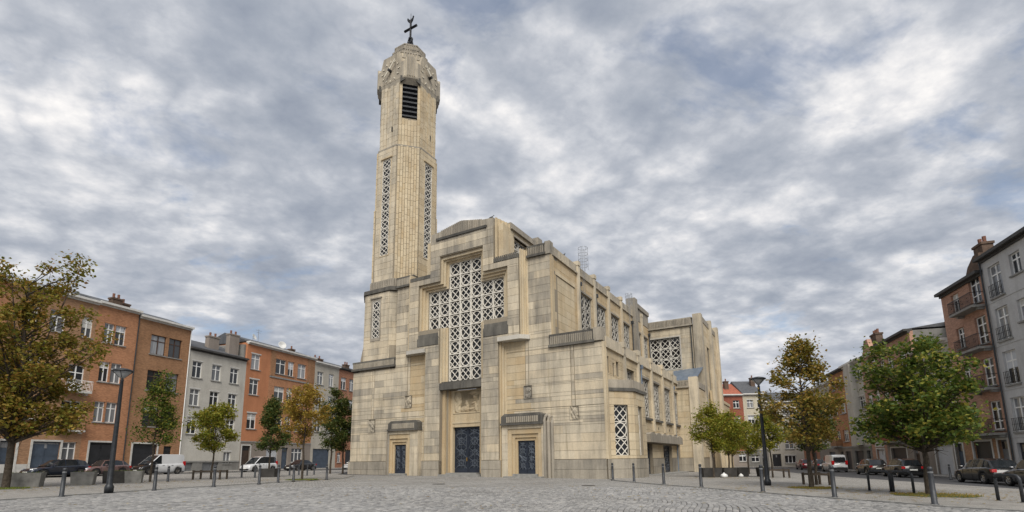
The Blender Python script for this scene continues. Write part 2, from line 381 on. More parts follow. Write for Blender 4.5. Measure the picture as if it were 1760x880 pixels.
# ------------------------------------------------------------------ ground
def sheet(name, poly, mat, off, kind='structure', parent=None, skirt=0):
    mb = MB(); n = len(poly); vs = [(x, y, gz(x) + off) for x, y in poly]
    fs = [tuple(range(n))]
    if skirt: vs += [(x, y, gz(x) + off - skirt) for x, y in poly]; fs += [(i, (i + 1) % n, n + (i + 1) % n, n + i) for i in range(n)]
    o = mb.add(vs, fs).build(name, mat, parent)
    if kind: o['kind'] = kind
    return o
sheet('ground', [(-900, -300), (900, -300), (900, 1500), (-900, 1500)], 'asphalt', 0)
KL = [(-18.9, 8), (-18.15, 18.2), (-17.7, 20.4), (-17.05, 24.6), (-16.3, 28.3), (-15.3, 31.2), (-13.9, 36.6), (-13.2, 40.0), (-14.3, 46.0), (-17.0, 49.5)]
KR = [(19.0, 4), (14.6, 12.5), (12.75, 15.6), (11.5, 18.8), (10.4, 22.0), (9.2, 26.1), (8.2, 29.2), (7.2, 32.6), (6.6, 35.4), (6.88, 38.2)]
fore = sheet('forecourt', KL + [(-8, 46), (0, 42)] + KR[::-1], 'slab_paving', .006)
sheet('pavement_west', KL + [(-20, 62), (-22, 75), (-29.5, 62.5), (-36.5, 42), (-42, 24), (-46, 8)], 'slab_warm', .05, skirt=.05)
sheet('pavement_east', KR + [(12.5, 48), (20, 60), (28, 72), (34, 84), (34, 72), (26.5, 46), (24.6, 34), (23.4, 24), (22.5, 4)], 'slab_warm', .05, skirt=.05)
rwl = lambda s, d: (-39.26 + math.sin(math.radians(19.5)) * s + math.cos(math.radians(19.5)) * d, 61.33 + math.cos(math.radians(19.5)) * s - math.sin(math.radians(19.5)) * d)
rwr = lambda s, d: (33.5 + math.sin(math.radians(16.6)) * s - math.cos(math.radians(16.6)) * d, 33. + math.cos(math.radians(16.6)) * s + math.sin(math.radians(16.6)) * d)
sheet('pavement_far_west', [rwl(-45, -1), rwl(60, -1), rwl(60, 5.5), rwl(-45, 5.5)], 'slab_warm', .11, skirt=.11)
sheet('pavement_far_east', [rwr(-30, 2.4), rwr(62, 2.4), rwr(62, -1), rwr(-30, -1)], 'slab_warm', .11, skirt=.11)
sheet('pavement_back', [(30, 92.5), (66, 92.5), (66, 98), (30, 98)], 'slab_warm', .12, skirt=.12)
def kerbs(line, name, label):
    root = empty(name); tag(root, label, 'kerb'); pts = []
    for (x0, y0), (x1, y1) in zip(line, line[1:]):
        d = math.hypot(x1 - x0, y1 - y0); n = max(1, round(d / 1.0))
        for k in range(n): pts.append(((x0 + (x1 - x0) * k / n, y0 + (y1 - y0) * k / n), (x0 + (x1 - x0) * (k + 1) / n, y0 + (y1 - y0) * (k + 1) / n)))
    for a, b in pts:
        t = Vector((b[0] - a[0], b[1] - a[1])).normalized(); nn = Vector((-t.y, t.x)) * .075; g = .008
        q = [(a[0] + t.x * g - nn.x, a[1] + t.y * g - nn.y), (b[0] - t.x * g - nn.x, b[1] - t.y * g - nn.y), (b[0] - t.x * g + nn.x, b[1] - t.y * g + nn.y), (a[0] + t.x * g + nn.x, a[1] + t.y * g + nn.y)]
        h = .066 + random.uniform(-.006, .008)
        mb = MB(); z = [gz(x) for x, y in q]
        mb.add([(x, y, zz - .05) for (x, y), zz in zip(q, z)] + [(x, y, zz + h) for (x, y), zz in zip(q, z)], [(4, 5, 6, 7), (0, 1, 5, 4), (1, 2, 6, 5), (2, 3, 7, 6), (3, 0, 4, 7)])
        mb.build('kerb_stone', 'sill_stone', root)
kerbs(KL[1:8], 'kerb', 'low bluestone kerb along the bollards on the left of the forecourt')
kerbs(KR[1:9], 'kerb', 'low bluestone kerb along the bollards on the right of the forecourt')
# granite setts of the forecourt, laid in wavering rows
def setts():
    sheet('sett_bedding', [(-18.3, 12), (-18.1, 18.2), (-17.65, 20.4), (-17.0, 24.6), (-16.6, 27.2), (9.0, 26.6), (10.3, 22), (11.4, 18.8), (12.65, 15.6), (14.5, 12.5)], 'sett_bed', .010, parent=None)
    th = math.radians(14); c, s = math.cos(th), math.sin(th)
    out = []
    def lim(x, y):
        if y < 12.6 or y > 26.9 + .25 * math.sin(x * .7): return False
        l = np.interp(y, [p[1] for p in KL[:5]], [p[0] for p in KL[:5]]) + .14; rr = np.interp(y, [p[1] for p in KR[:7]], [p[0] for p in KR[:7]]) - .16
        return l < x < rr and abs(x) < 1.06 * y + .6
    r = -30.0
    while r < 30:                                       # rows run away from the camera, slightly askew
        w = random.uniform(.135, .165); t = random.uniform(0, .2) - 2
        while t < 38:
            ln = random.uniform(.17, .25)
            wob = .22 * math.sin(t * .42 + r * .25) + .10 * math.sin(t * 1.1 + r * .6)
            a, b = r + wob, t + .12 * math.sin(r * 1.7)
            x = a * c + b * s; y = -a * s + b * c
            if lim(x, y): out.append((x, y, w, ln, th + random.uniform(-.06, .06) - .09 * math.cos(t * .42 + r * .25)))
            t += ln + .006
        r += w
    def sett(mb, x, y, w, ln, an):
        ca, sa = math.cos(an), math.sin(an); h = random.uniform(.022, .036); tx, ty = random.uniform(-.012, .012), random.uniform(-.012, .012)
        hw, hl = w / 2 - .007, ln / 2 - .008; P = []
        for k, (i, z) in enumerate(((1, 0), (.93, h * .75), (.74, h))):
            for sx, sy in ((-1, -1), (1, -1), (1, 1), (-1, 1)):
                lx, ly = sx * hw * i, sy * hl * i
                P.append((x + lx * ca + ly * sa, y - lx * sa + ly * ca, gz(x) + .006 + z + (lx * tx + ly * ty if k else 0)))
        mb.add(P, [(8, 9, 10, 11)] + [(a + i, a + (i + 1) % 4, a + 4 + (i + 1) % 4, a + 4 + i) for a in (0, 4) for i in range(4)])
    out.sort(key=lambda q: q[1])
    vis = [q for q in out if q[1] > 14.9 and abs(q[0]) < .97 * q[1]]
    near = set(id(q) for q in vis[:300]); rest = MB()
    for q in out:
        if id(q) in near: m = MB(); sett(m, *q); m.build('sett', 'sett_stone', fore)
        else: sett(rest, *q)
    o = rest.build('setts', 'sett_stone', fore); o['kind'] = 'stuff'
setts()

# ------------------------------------------------------------------ the church
CH = empty('church', (6.88, 38.23, -.072), math.radians(-30))
tag(CH, 'large pale limestone church with a tall clock tower and a cross-shaped lattice window', 'church')
UC = -13.1                                             # centre line of the front
FR = lambda v=0.: frame(0, v, 1, 0, 0, -1)             # walls facing the forecourt: a = u
RT = lambda u=0.: frame(u, 0, 0, 1, 1, 0)              # walls facing right: a = v
BLOCKS = []                                            # (frame, a0, a1, z0, z1, depth, material, part)
def ashlar(F, ins, outs, z0, course, length, mat, part, gap=.024, d=.05, jit=.006, size=1.0):
    zmax = max(r[3] for r in ins); zz = z0; k = 0
    while zz < zmax - .05:
        z1 = min(zz + course, zmax)
        br = sorted({zz, z1} | {t for r in ins + outs for t in (r[1], r[3]) if zz + .08 < t < z1 - .08}); segs = []
        for b0, b1 in zip(br, br[1:]):
            m = (b0 + b1) / 2; iv = sorted((r[0], r[2]) for r in ins if r[1] - 1e-6 <= m <= r[3] + 1e-6); mer = []
            for a, b in iv:
                if mer and a <= mer[-1][1] + 1e-6: mer[-1][1] = max(mer[-1][1], b)
                else: mer.append([a, b])
            for r in outs:
                if not r[1] < m < r[3]: continue
                nw = []
                for a, b in mer:
                    if r[2] <= a or r[0] >= b: nw.append([a, b]); continue
                    if r[0] > a: nw.append([a, r[0]])
                    if r[2] < b: nw.append([r[2], b])
                mer = nw
            if segs and segs[-1][2] == mer: segs[-1][1] = b1
            else: segs.append([b0, b1, mer])
        for b0, b1, mer in segs:
            for a, b in mer:
                if b - a < .05: continue
                x = a; off = (.5 if k % 2 else 1.0) * length * random.uniform(.85, 1.15); first = True
                while x < b - 1e-6:
                    l = off if first else length * random.uniform(.75, 1.3); first = False
                    if b - (x + l) < length * .35: l = b - x
                    BLOCKS.append((F, x + gap * .1, x + l - gap * .1, b0 + gap * .42, b1 - gap * .42, d + random.uniform(-jit, jit), mat if isinstance(mat, str) else mat(x + l / 2, (b0 + b1) / 2), part)); x += l
        zz = z1; k += 1
LAT = {}
def bar2(mb, x0, z0, x1, z1, w, y0, y1):
    t = Vector((x1 - x0, z1 - z0)).normalized(); nx, nz = -t.y * w / 2, t.x * w / 2
    q = [(x0 + nx, z0 + nz), (x1 + nx, z1 + nz), (x1 - nx, z1 - nz), (x0 - nx, z0 - nz)]
    mb.add([(x, y0, z) for x, z in q] + [(x, y1, z) for x, z in q], [(0, 1, 2, 3), (7, 6, 5, 4), (0, 4, 5, 1), (1, 5, 6, 2), (2, 6, 7, 3), (3, 7, 4, 0)])
def lattice_meshes():
    for key in ('ring', 'net'):
        for mat in ('concrete_white', 'concrete_dim'):
            mb = MB(); e = .5; w = .05
            for q in ((-e, -e, e, -e), (-e, e, e, e), (-e, -e, -e, e), (e, -e, e, e)):                     # each panel carries its own rim
                bar2(mb, q[0] * .975, q[1] * .975, q[2] * .975, q[3] * .975, .03, 0, .08)
            if key == 'ring':
                bar2(mb, -e, -e, e, e, w, .02, .082); bar2(mb, -e, e, e, -e, w, .022, .08)
                n = 28; R0, R1 = .405, .465
                for k in range(n):
                    a, b = 2 * PI * k / n, 2 * PI * (k + 1) / n
                    q = [(R0 * math.cos(a), R0 * math.sin(a)), (R1 * math.cos(a), R1 * math.sin(a)), (R1 * math.cos(b), R1 * math.sin(b)), (R0 * math.cos(b), R0 * math.sin(b))]
                    mb.add([(x, .012, z) for x, z in q] + [(x, .085, z) for x, z in q], [(0, 1, 2, 3), (0, 4, 7, 3), (1, 5, 6, 2), (7, 6, 5, 4)])
            else:
                h = .5
                for c in (-h, 0, h):
                    a0, a1 = max(-e, c - e), min(e, c + e)
                    bar2(mb, a0, c - a0, a1, c - a1, w, .02, .082); bar2(mb, a0, a0 - c, a1, a1 - c, w, .022, .08)
            LAT[key, mat] = mb.mesh('lattice_panel', mat)
lattice_meshes()
def lattice(name, parent, F, cells, pw, ph, a0, z0, d, mat='concrete_white', label=None, start=0, glass=.10):
    """window of lattice panels: cells (i, j) on a grid whose corner is (a0, z0); glass behind"""
    mb = MB(); rot = math.atan2(F(1, 0)[1] - F(0, 0)[1], F(1, 0)[0] - F(0, 0)[0])
    w = empty(name, parent=parent)
    if label: w['label'] = label
    for i, j in cells:
        a, z = a0 + (i + .5) * pw, z0 + (j + .5) * ph
        put('lattice_panel', LAT['ring' if (i + j + start) % 2 else 'net', mat], w, F(a, z, d), (0, 0, rot), (pw, 1, ph))
        q = [F(a - pw / 2, z - ph / 2, d - glass), F(a + pw / 2, z - ph / 2, d - glass), F(a + pw / 2, z + ph / 2, d - glass), F(a - pw / 2, z + ph / 2, d - glass)]
        mb.add(q, [(0, 1, 2, 3)])
    mb.build('glazing', 'dark_glass', w)
    return w
def flutes(F, a0, a1, z0, z1, d, n, depth, name, mat, parent, skew=None):
    """row of upright ribs standing out of a band"""
    mb = MB(); w = (a1 - a0) / n
    for k in range(n):
        x = a0 + k * w; zt = z1 if skew is None else skew(x + w / 2)
        pl = [(x + w * .06, 0), (x + w * .22, depth), (x + w * .62, depth), (x + w * .80, 0)]
        vs = [F(a, z0, d + e) for a, e in pl] + [F(a, zt, d + e) for a, e in pl]
        mb.add(vs, [(0, 1, 5, 4), (1, 2, 6, 5), (2, 3, 7, 6), (4, 5, 6, 7), (3, 2, 1, 0)])
    return mb.build(name, mat, parent)

# --- front: low wings and shoulders in one plane, the cross frame standing out of it
front = MB()
A_IN = [(-27.05, -.6, -.1, 10.45), (-21.3, 10.45, -4.4, 18.5)]
front.region(FR(0), A_IN, [(UC - 1.76, .3, UC + 1.76, 7.9), (-17.3, 13.6, -8.9, 17.35), (-14.9, 8.5, -11.3, 19.8)], -1.4, 0)
FW = front.build('front_wall', 'limestone_backing', CH)
PORR, PORL = (-8.85, -.6, -5.0, 5.1), (-21.4, -.6, -17.8, 5.0)
REL = [(-2.95, 4.5, -2.2, 5.58), (-7.02, 6.42, -6.28, 7.5), (-24.62, 4.28, -23.75, 5.56), (-20.0, 6.42, -19.1, 7.6)]
GRO = [(-2.80, 5.58, -2.74, 10.4), (-2.50, 5.58, -2.44, 10.4), (-6.88, 7.5, -6.82, 11.3), (-6.58, 7.5, -6.52, 11.3), (-24.36, 5.56, -24.30, 10.5), (-24.06, 5.56, -24.0, 10.5), (-19.72, 7.6, -19.66, 11.4), (-19.42, 7.6, -19.36, 11.4)]
BZ = [(-17.0, 1, -9.2, 12), (-18.9, 11.75, -7.3, 18.6)]
def wallstone(a, z):                                    # ochre and warm stone in the niches under the shelves, greyed stone on the shoulders
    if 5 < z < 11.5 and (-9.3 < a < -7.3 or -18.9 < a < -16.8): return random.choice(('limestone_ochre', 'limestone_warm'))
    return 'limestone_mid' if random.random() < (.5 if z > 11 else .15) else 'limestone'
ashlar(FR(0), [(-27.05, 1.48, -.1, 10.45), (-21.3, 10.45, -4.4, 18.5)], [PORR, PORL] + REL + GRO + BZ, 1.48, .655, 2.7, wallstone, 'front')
ashlar(FR(-.10), [(-27.2, -.5, -.1, 1.46)], [(-17.6, -.6, -8.6, 1.6), PORR, PORL], -.04, .75, 1.7, 'stone_plinth', 'front', d=.06)
pl = MB(); pl.region(FR(0), [(-27.2, -.6, -.1, 1.45)], [(-17.4, -.7, -8.8, 1.6), (-8.8, -.7, -5.05, 1.6), (-21.35, -.7, -17.85, 1.6)], 0, .10); pl.build('plinth', 'stone_plinth', CH)
# cross frame (stands .6 m proud)
VB = -.6
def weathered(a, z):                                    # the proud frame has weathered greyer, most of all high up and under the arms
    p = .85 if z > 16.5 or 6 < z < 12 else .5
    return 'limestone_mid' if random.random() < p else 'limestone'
def cross(hw, top, ahw, az0, az1, bot):                  # cross-shaped opening
    return [(UC - hw, bot, UC + hw, top), (UC - ahw, az0, UC + ahw, az1)]
steps = [cross(2.42, 20.4, 4.95, 13.5, 18.0, 8.4), cross(2.22, 20.12, 4.72, 13.52, 17.78, 8.42), cross(2.02, 19.96, 4.48, 13.54, 17.56, 8.44), cross(1.82, 19.8, 4.2, 13.6, 17.36, 8.5)]
B_IN = [(UC - 6.02, 11.75, UC + 6.02, 18.55), (UC - 3.52, 18.55, UC + 3.52, 22.05), (UC - 3.95, -.6, UC + 3.95, 11.75)]
doorway = (UC - 2.25, -.7, UC + 2.25, 8.4)
cf = MB(); cf.region(FR(0), B_IN, steps[0] + [doorway], -.4, .6, back=True)
CF = cf.build('cross_frame', 'limestone_backing', CH)
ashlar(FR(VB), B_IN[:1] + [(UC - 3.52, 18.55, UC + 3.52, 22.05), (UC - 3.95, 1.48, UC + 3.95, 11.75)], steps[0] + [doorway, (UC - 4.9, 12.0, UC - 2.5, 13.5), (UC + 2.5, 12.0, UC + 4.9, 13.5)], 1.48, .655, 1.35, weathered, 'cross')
ashlar(FR(VB - .06), [(UC - 4.1, -.5, UC + 4.1, 1.46)], [(UC - 2.25, -.7, UC + 2.25, 2)], -.04, .75, 1.6, 'stone_plinth', 'cross', d=.06)
pl = MB(); pl.region(FR(VB), [(UC - 4.1, -.6, UC + 4.1, 1.45)], [(UC - 2.25, -.7, UC + 2.25, 2)], -.55, .06); pl.build('plinth', 'stone_plinth', CH)
for k in range(3):                                     # stepped reveals round the cross
    m = MB(); m.region(FR(0), steps[k], steps[k + 1], -.9, .42 - .2 * k); m.build('stepped_reveal', 'limestone_warm', CH)
# the sides of the wall opening behind the steps need no facing: the lattice closes it
cells = [(i, j) for i in range(7) for j in range(4, 7)] + [(i, j) for i in (2, 3, 4) for j in list(range(0, 4)) + [7, 8]]
LATTICE_Z = 8.5
def cross_window():
    w = empty('cross_window', parent=CH); mb = MB(); g = MB(); F = FR(.16)
    cs = [-4.2, -3.0, -1.8, -.6, .6, 1.8, 3.0, 4.2]; rs = [8.5, 9.78, 11.06, 12.34, 13.6, 14.85, 16.1, 17.36, 18.58, 19.8]
    for i, j in cells:
        a0, a1, z0, z1 = UC + cs[i], UC + cs[i + 1], rs[j], rs[j + 1]
        put('lattice_panel', LAT['ring' if (i + j) % 2 == 0 else 'net', 'concrete_white'], w, F((a0 + a1) / 2, (z0 + z1) / 2), (0, 0, 0), ((a1 - a0) * .97, 1.3, (z1 - z0) * .97))
        g.add([F(a0, z0, -.14), F(a1, z0, -.14), F(a1, z1, -.14), F(a0, z1, -.14)], [(0, 1, 2, 3)])
    g.build('glazing', 'dark_glass', w)
    for k, a in enumerate(cs):                         # mullions and transoms between the panels
        z0, z1 = (8.5, 19.8) if 2 <= k <= 5 else (13.6, 17.36)
        mb.fbox(F, UC + a - .042, UC + a + .042, z0, z1, -.12, .05)
    for k, z in enumerate(rs):
        hw = 4.2 if 4 <= k <= 7 else 1.8
        mb.fbox(F, UC - hw, UC + hw, z - .038, z + .038, -.118, .042)
    mb.build('mullions', 'concrete_white', w)
cross_window()
# weathered sloping sills under the arms, sill over the portal
for sx in (-1, 1):
    m = MB(); a, b = UC + sx * 2.46, UC + sx * 4.98
    a0, a1 = min(a, b), max(a, b)
    for (z0, z1, d0, d1) in ((12.0, 12.75, .0, .68), (12.75, 13.1, .0, .62), (13.1, 13.42, -.1, .44), (13.42, 13.62, -.3, .2)):
        m.fbox(FR(0), a0, a1, z0, z1, d0, d1)
    m.build('arm_sill', 'stone_sooty', CH)
m = MB(); m.fbox(FR(0), UC - 2.3, UC + 2.24, 7.72, 8.28, -.3, .66); m.fbox(FR(0), UC - 2.2, UC + 2.2, 8.28, 8.46, -.3, .45); m.build('window_sill', 'stone_sooty', CH)
# stepped ribs that turn the corners of the cross frame
def rib_corner(sx, hw0, hw1, v0, v1, z0, z1, n, name='corner_ribs', mat='limestone_warm', ref=UC):
    m = MB()
    for k in range(n):
        w0 = hw0 + (hw1 - hw0) * (k + .12) / n; w1 = hw0 + (hw1 - hw0) * (k + 1) / n + .02
        va = v0 + (v1 - v0) * (k + .55) / n
        a, b = ref + sx * w0, ref + sx * w1
        m.box(min(a, b), va, z0, max(a, b), v1 + .4, z1 - .05 * k)
        c0 = ref + sx * (w0 - (hw1 - hw0) / n * .16); m.box(min(c0, a), va + (v1 - v0) / n * .5, z0, max(c0, a), v1 + .4, z1 - .05 * k)
    return m.build(name, mat, CH)
for sx in (-1, 1):
    rib_corner(sx, 6.05, 6.62, VB, 0, 11.75, 19.35, 4)
    rib_corner(sx, 3.55, 4.3, VB, 1.1, 18.6, 22.9 if sx > 0 else 22.8, 5)
    rib_corner(sx, 3.96, 4.42, VB, 0, -.5, 11.45, 3)
# white shelf below the arms
for sx in (-1, 1):
    m = MB(); P = [(UC + sx * 3.98, -.82), (UC + sx * 6.15, -.82), (UC + sx * 6.75, -.2), (UC + sx * 6.75, .05), (UC + sx * 3.98, .05)]
    m.prism(P if sx > 0 else P[::-1], 11.38, 11.74); m.build('stone_shelf', 'concrete_dim', CH)
# parapet bands of the shoulders, wings and gable
def parapet(F, a0, a1, z0, z1, dep, n, parent, mat='stone_sooty', end=None):
    m = MB(); m.fbox(F, a0, a1, z0, z1, -.5, dep); m.fbox(F, a0 - .06, a1 + .06, z0 - .14, z0 + .06, -.4, dep + .16); m.fbox(F, a0 - .02, a1 + .02, z1 - .10, z1 + .06, -.5, dep + .05)
    o = m.build('parapet', mat, parent); flutes(F, a0 + .1, a1 - .1, z0 + .08, z1 - .12, dep, n, .11, 'flutes', 'stone_plinth' if mat == 'stone_sooty' else mat, o); return o
parapet(FR(0), -6.45, -4.78, 18.62, 19.45, .12, 9, CH); parapet(FR(0), -21.35, -19.2, 18.6, 19.5, .12, 9, CH)
m = MB(); m.box(-4.8, -.16, 18.5, -4.3, .5, 19.62); m.build('parapet_pier', 'stone_plinth', CH)
parapet(FR(0), -4.55, -.72, 10.55, 11.42, .12, 22, CH); parapet(FR(0), -27.1, -21.3, 10.72, 11.45, .12, 30, CH)
m = MB(); m.box(-.74, -.2, 10.5, -.04, .6, 11.55); m.build('parapet_pier', 'stone_plinth', CH)
# upper front block: cornice, fluted gable
m = MB(); m.fbox(FR(VB), UC - 2.85, UC + 2.85, 22.05, 22.28, -.3, .16); m.build('cornice', 'stone_sooty', CH)
m = MB()
m.fprism(FR(VB), [(UC - 3.52, 22.05), (UC + 3.52, 22.05), (UC + 3.52, 22.85), (UC + 2.3, 22.95), (UC + .3, 23.42), (UC - .3, 23.42), (UC - 2.3, 22.95), (UC - 3.52, 22.85)], -.5, .0); m.build('gable', 'stone_plinth', CH)
flutes(FR(VB), UC - 2.35, UC + 2.35, 22.3, 23, 0, 24, .10, 'gable_flutes', 'limestone_grey', CH, lambda a: 22.98 + .45 * (1 - min(1, abs(a - UC) / 2.3)))
flutes(FR(VB), UC + 3.6, UC + 5.9, 18.6, 19.1, .0, 12, .08, 'shoulder_flutes', 'stone_sooty', CH, lambda a: 18.95 + .02 * (a - UC))
m = MB()
for sx in (-1, 1):
    a, b = UC + sx * 3.5, UC + sx * 6.04; m.fbox(FR(VB), min(a, b), max(a, b), 18.55, 18.9, -.6, .03)
m.build('shoulder_coping', 'stone_sooty', CH)
# upper block side and its roof
m = MB(); m.region(RT(-8.8), [(-.2, 18.3, 7.0, 22.3)], [(1.75, 19.9, 4.2, 21.68)], -.5, 0); m.box(-17.4, -.2, 18.3, -16.9, 7, 22.3); m.box(-17.3, 6.7, 18.3, -8.85, 7, 22.25); m.build('upper_wall', 'limestone_warm', CH)
m = MB(); m.fbox(RT(-8.8), 1.0, 6.2, 22.3, 22.85, -.4, .10); m.fbox(RT(-8.8), 1.0, 6.2, 22.22, 22.34, -.4, .22); m.fbox(RT(-8.8), 6.1, 7.0, 21.0, 23.35, -.5, .25); m.build('upper_parapet', 'limestone_grey', CH)
m = MB(); m.fbox(RT(-8.8), 1.6, 4.4, 21.68, 21.8, -.2, .12); m.fbox(RT(-8.8), 1.7, 4.3, 21.80, 21.92, -.2, .06); m.build('window_hood', 'limestone_grey', CH)
lattice('upper_window', CH, RT(-8.8), [(i, j) for i in range(2) for j in range(2)], 1.225, .89, 1.75, 19.9, -.25)
m = MB(); m.box(-17.0, 0, 22.0, -9.2, 6.8, 22.2); m.box(-21.0, .3, 18.2, -4.7, 30, 18.4); m.box(-27, .3, 10.2, -4.5, 8, 10.4); m.box(-4.8, .3, 10.0, -.3, 24.3, 10.2); m.build('flat_roof', 'roofing', CH)
# portal: reveals, relief, door, steps
m = MB()
for k, (hw, d) in enumerate(((2.25, .2), (2.0, -.05), (1.75, -.3))):
    for sx in (-1, 1):
        a, b = UC + sx * hw, UC + sx * (hw - .3); m.fbox(FR(0), min(a, b), max(a, b), .3, 7.72 - .01 * k, -1.2, d)
m.build('portal_jambs', 'limestone_ochre', CH)
m = MB(); m.fbox(FR(0), UC - 1.5, UC + 1.5, 4.4, 5.55, -1.0, -.34); m.fbox(FR(0), UC - 1.5, UC + 1.5, 5.5, 7.72, -1.0, -.44); m.fbox(FR(0), UC - 1.52, UC + 1.52, 4.72, 4.86, -1.0, -.29); m.build('portal_lintel', 'limestone_warm', CH)
def relief(F, a0, a1, z0, z1, d, depth, seed, blobs, mat='limestone', n=44, name='relief'):
    r = np.random.default_rng(seed); nz = max(8, int(n * (z1 - z0) / (a1 - a0))); A = np.linspace(a0, a1, n + 1); Z = np.linspace(z0, z1, nz + 1)
    X, Y = np.meshgrid((A - a0) / (a1 - a0), (Z - z0) / (z1 - z0)); H = np.zeros_like(X)
    for cx, cy, rx, ry, an, amp in blobs:
        c, s = math.cos(an), math.sin(an); dx, dy = X - cx, Y - cy
        q = ((dx * c + dy * s) / rx) ** 2 + ((-dx * s + dy * c) / ry) ** 2; H = np.maximum(H, amp * np.sqrt(np.clip(1 - q, 0, 1)))
    H += .12 * np.sin(X * 34 + 5 * np.sin(Y * 9)) * (H > .25)
    e = np.minimum.reduce([X, 1 - X, Y, 1 - Y]); H = np.where(e < .035, .75, H * (e > .06))
    mb = MB(); vs = [F(A[i], Z[j], d + depth * float(H[j, i])) for j in range(nz + 1) for i in range(n + 1)]
    mb.add(vs, [(j * (n + 1) + i, j * (n + 1) + i + 1, (j + 1) * (n + 1) + i + 1, (j + 1) * (n + 1) + i) for j in range(nz) for i in range(n)])
    return mb.build(name, mat, CH, True)
# a figure with a rayed disc on the left, kneeling figures and rays on the right
B0 = [(.17, .68, .12, .26, 0, .8), (.17, .70, .07, .18, 0, 1), (.15, .25, .11, .25, .1, .9), (.22, .42, .06, .16, -.4, 1), (.07, .35, .05, .22, 0, .7), (.42, .2, .16, .10, .15, .5), (.50, .36, .05, .2, .2, .35)]
for k in range(9):
    an = .5 + k * .26; B0.append((.80 + .17 * math.cos(an), .72 + .2 * math.sin(an), .10, .03, an, .75))
B0 += [(.80, .70, .07, .10, 0, .9), (.85, .22, .06, .2, .15, .9), (.92, .30, .05, .22, 0, .8), (.75, .42, .10, .045, .5, .8), (.68, .18, .12, .05, .2, .6)]
relief(FR(0), UC - 1.46, UC + 1.46, 5.6, 7.7, -.44, .17, 1, B0, 'limestone_warm', 90, 'tympanum_relief')
for k, (a0, z0, a1, z1) in enumerate(REL):
    r = np.random.default_rng(20 + k)
    bl = [(.5, .6, .30, .30, .3, .7), (.45, .62, .15, .2, -.5, 1)] + [(r.uniform(.15, .85), r.uniform(.1, .9), r.uniform(.05, .16), r.uniform(.12, .3), r.uniform(-1.5, 1.5), r.uniform(.6, 1)) for _ in range(9)]
    relief(FR(0), a0, a1, z0, z1, .005, .15, k, bl, 'limestone_mid', 34, 'relief_plaque')
def iron_door(name, F, a0, a1, z0, z1, d, seed, label=None):
    r = random.Random(seed); leafs = MB(); iron = MB(); mid = (a0 + a1) / 2
    dr = empty(name, parent=CH)
    if label: dr['label'] = label
    for x0, x1 in ((a0, mid - .012), (mid + .012, a1)):
        leafs.fbox(F, x0, x1, z0, z1, d - .12, d - .05)
        for q in ((x0, x0 + .09, z0, z1), (x1 - .09, x1, z0, z1), (x0 + .09, x1 - .09, z0, z0 + .34), (x0 + .09, x1 - .09, z1 - .10, z1)): leafs.fbox(F, *q, d - .05, d + .02)
        zs = [z0 + .36 + (z1 - z0 - .46) * t for t in (0, .27, .52, .83, 1)]
        for z in zs[1:4]: leafs.fbox(F, x0 + .09, x1 - .09, z - .03, z + .03, d - .05, d + .015)
        w = x1 - x0 - .18; c = (x0 + x1) / 2
        for b0, b1 in zip(zs, zs[1:]):
            h = b1 - b0; P = lambda s, t: (c + s * w / 2, b0 + h * t)
            L = [((-1, 0), (1, 1)), ((-1, 1), (1, 0)), ((0, 0), (0, 1))] + [((r.uniform(-1, 1), 0), (r.uniform(-1, 1), 1)) for _ in range(2)]
            L += [((-.6, .25), (.6, .25)), ((-.8, .55), (0, .85)), ((0, .85), (.8, .55))]
            for p, q in L:
                (xa, za), (xb, zb) = P(*p), P(*q); t = Vector((xb - xa, zb - za)).normalized(); nx, nz = -t.y * .017, t.x * .017
                quad = [(xa + nx, za + nz), (xb + nx, zb + nz), (xb - nx, zb - nz), (xa - nx, za - nz)]
                iron.add([F(*k, d - .05) for k in quad] + [F(*k, d + .005 + r.uniform(0, .02)) for k in quad], [(4, 5, 6, 7), (0, 1, 5, 4), (1, 2, 6, 5), (2, 3, 7, 6), (3, 0, 4, 7)])
            n = 14; R = min(w, h) * .3
            for k in range(n):
                a, b = 2 * PI * k / n, 2 * PI * (k + 1) / n; cz = (b0 + b1) / 2
                quad = [(c + R * math.cos(t) * s, cz + R * math.sin(t) * s) for t, s in ((a, 1), (b, 1), (b, .84), (a, .84))]
                iron.add([F(*p, d - .05) for p in quad] + [F(*p, d + .012) for p in quad], [(4, 5, 6, 7), (0, 1, 5, 4), (2, 3, 7, 6)])
    leafs.build('door_leaf', 'door_steel', dr); iron.build('ironwork', 'door_iron', dr)
    h = MB(); zc = z0 + 1.15; h.fbox(F, mid - .14, mid - .05, zc - .16, zc + .16, d + .02, d + .05); h.fbox(F, mid - .12, mid - .07, zc - .12, zc + .12, d + .05, d + .10); h.build('handle', 'brass' if z1 - z0 > 3 else 'door_iron', dr)
iron_door('portal_door', FR(0), UC - 1.42, UC + 1.42, .42, 4.36, -.62, 5)
m = MB(); m.fbox(FR(0), UC - 2.6, UC + 2.6, -.3, .14, -1, 1.35); m.fbox(FR(0), UC - 2.1, UC + 2.1, .14, .30, -1, .95); m.fbox(FR(0), UC - 1.6, UC + 1.6, .30, .42, -1, .5); m.build('portal_steps', 'sill_stone', CH)
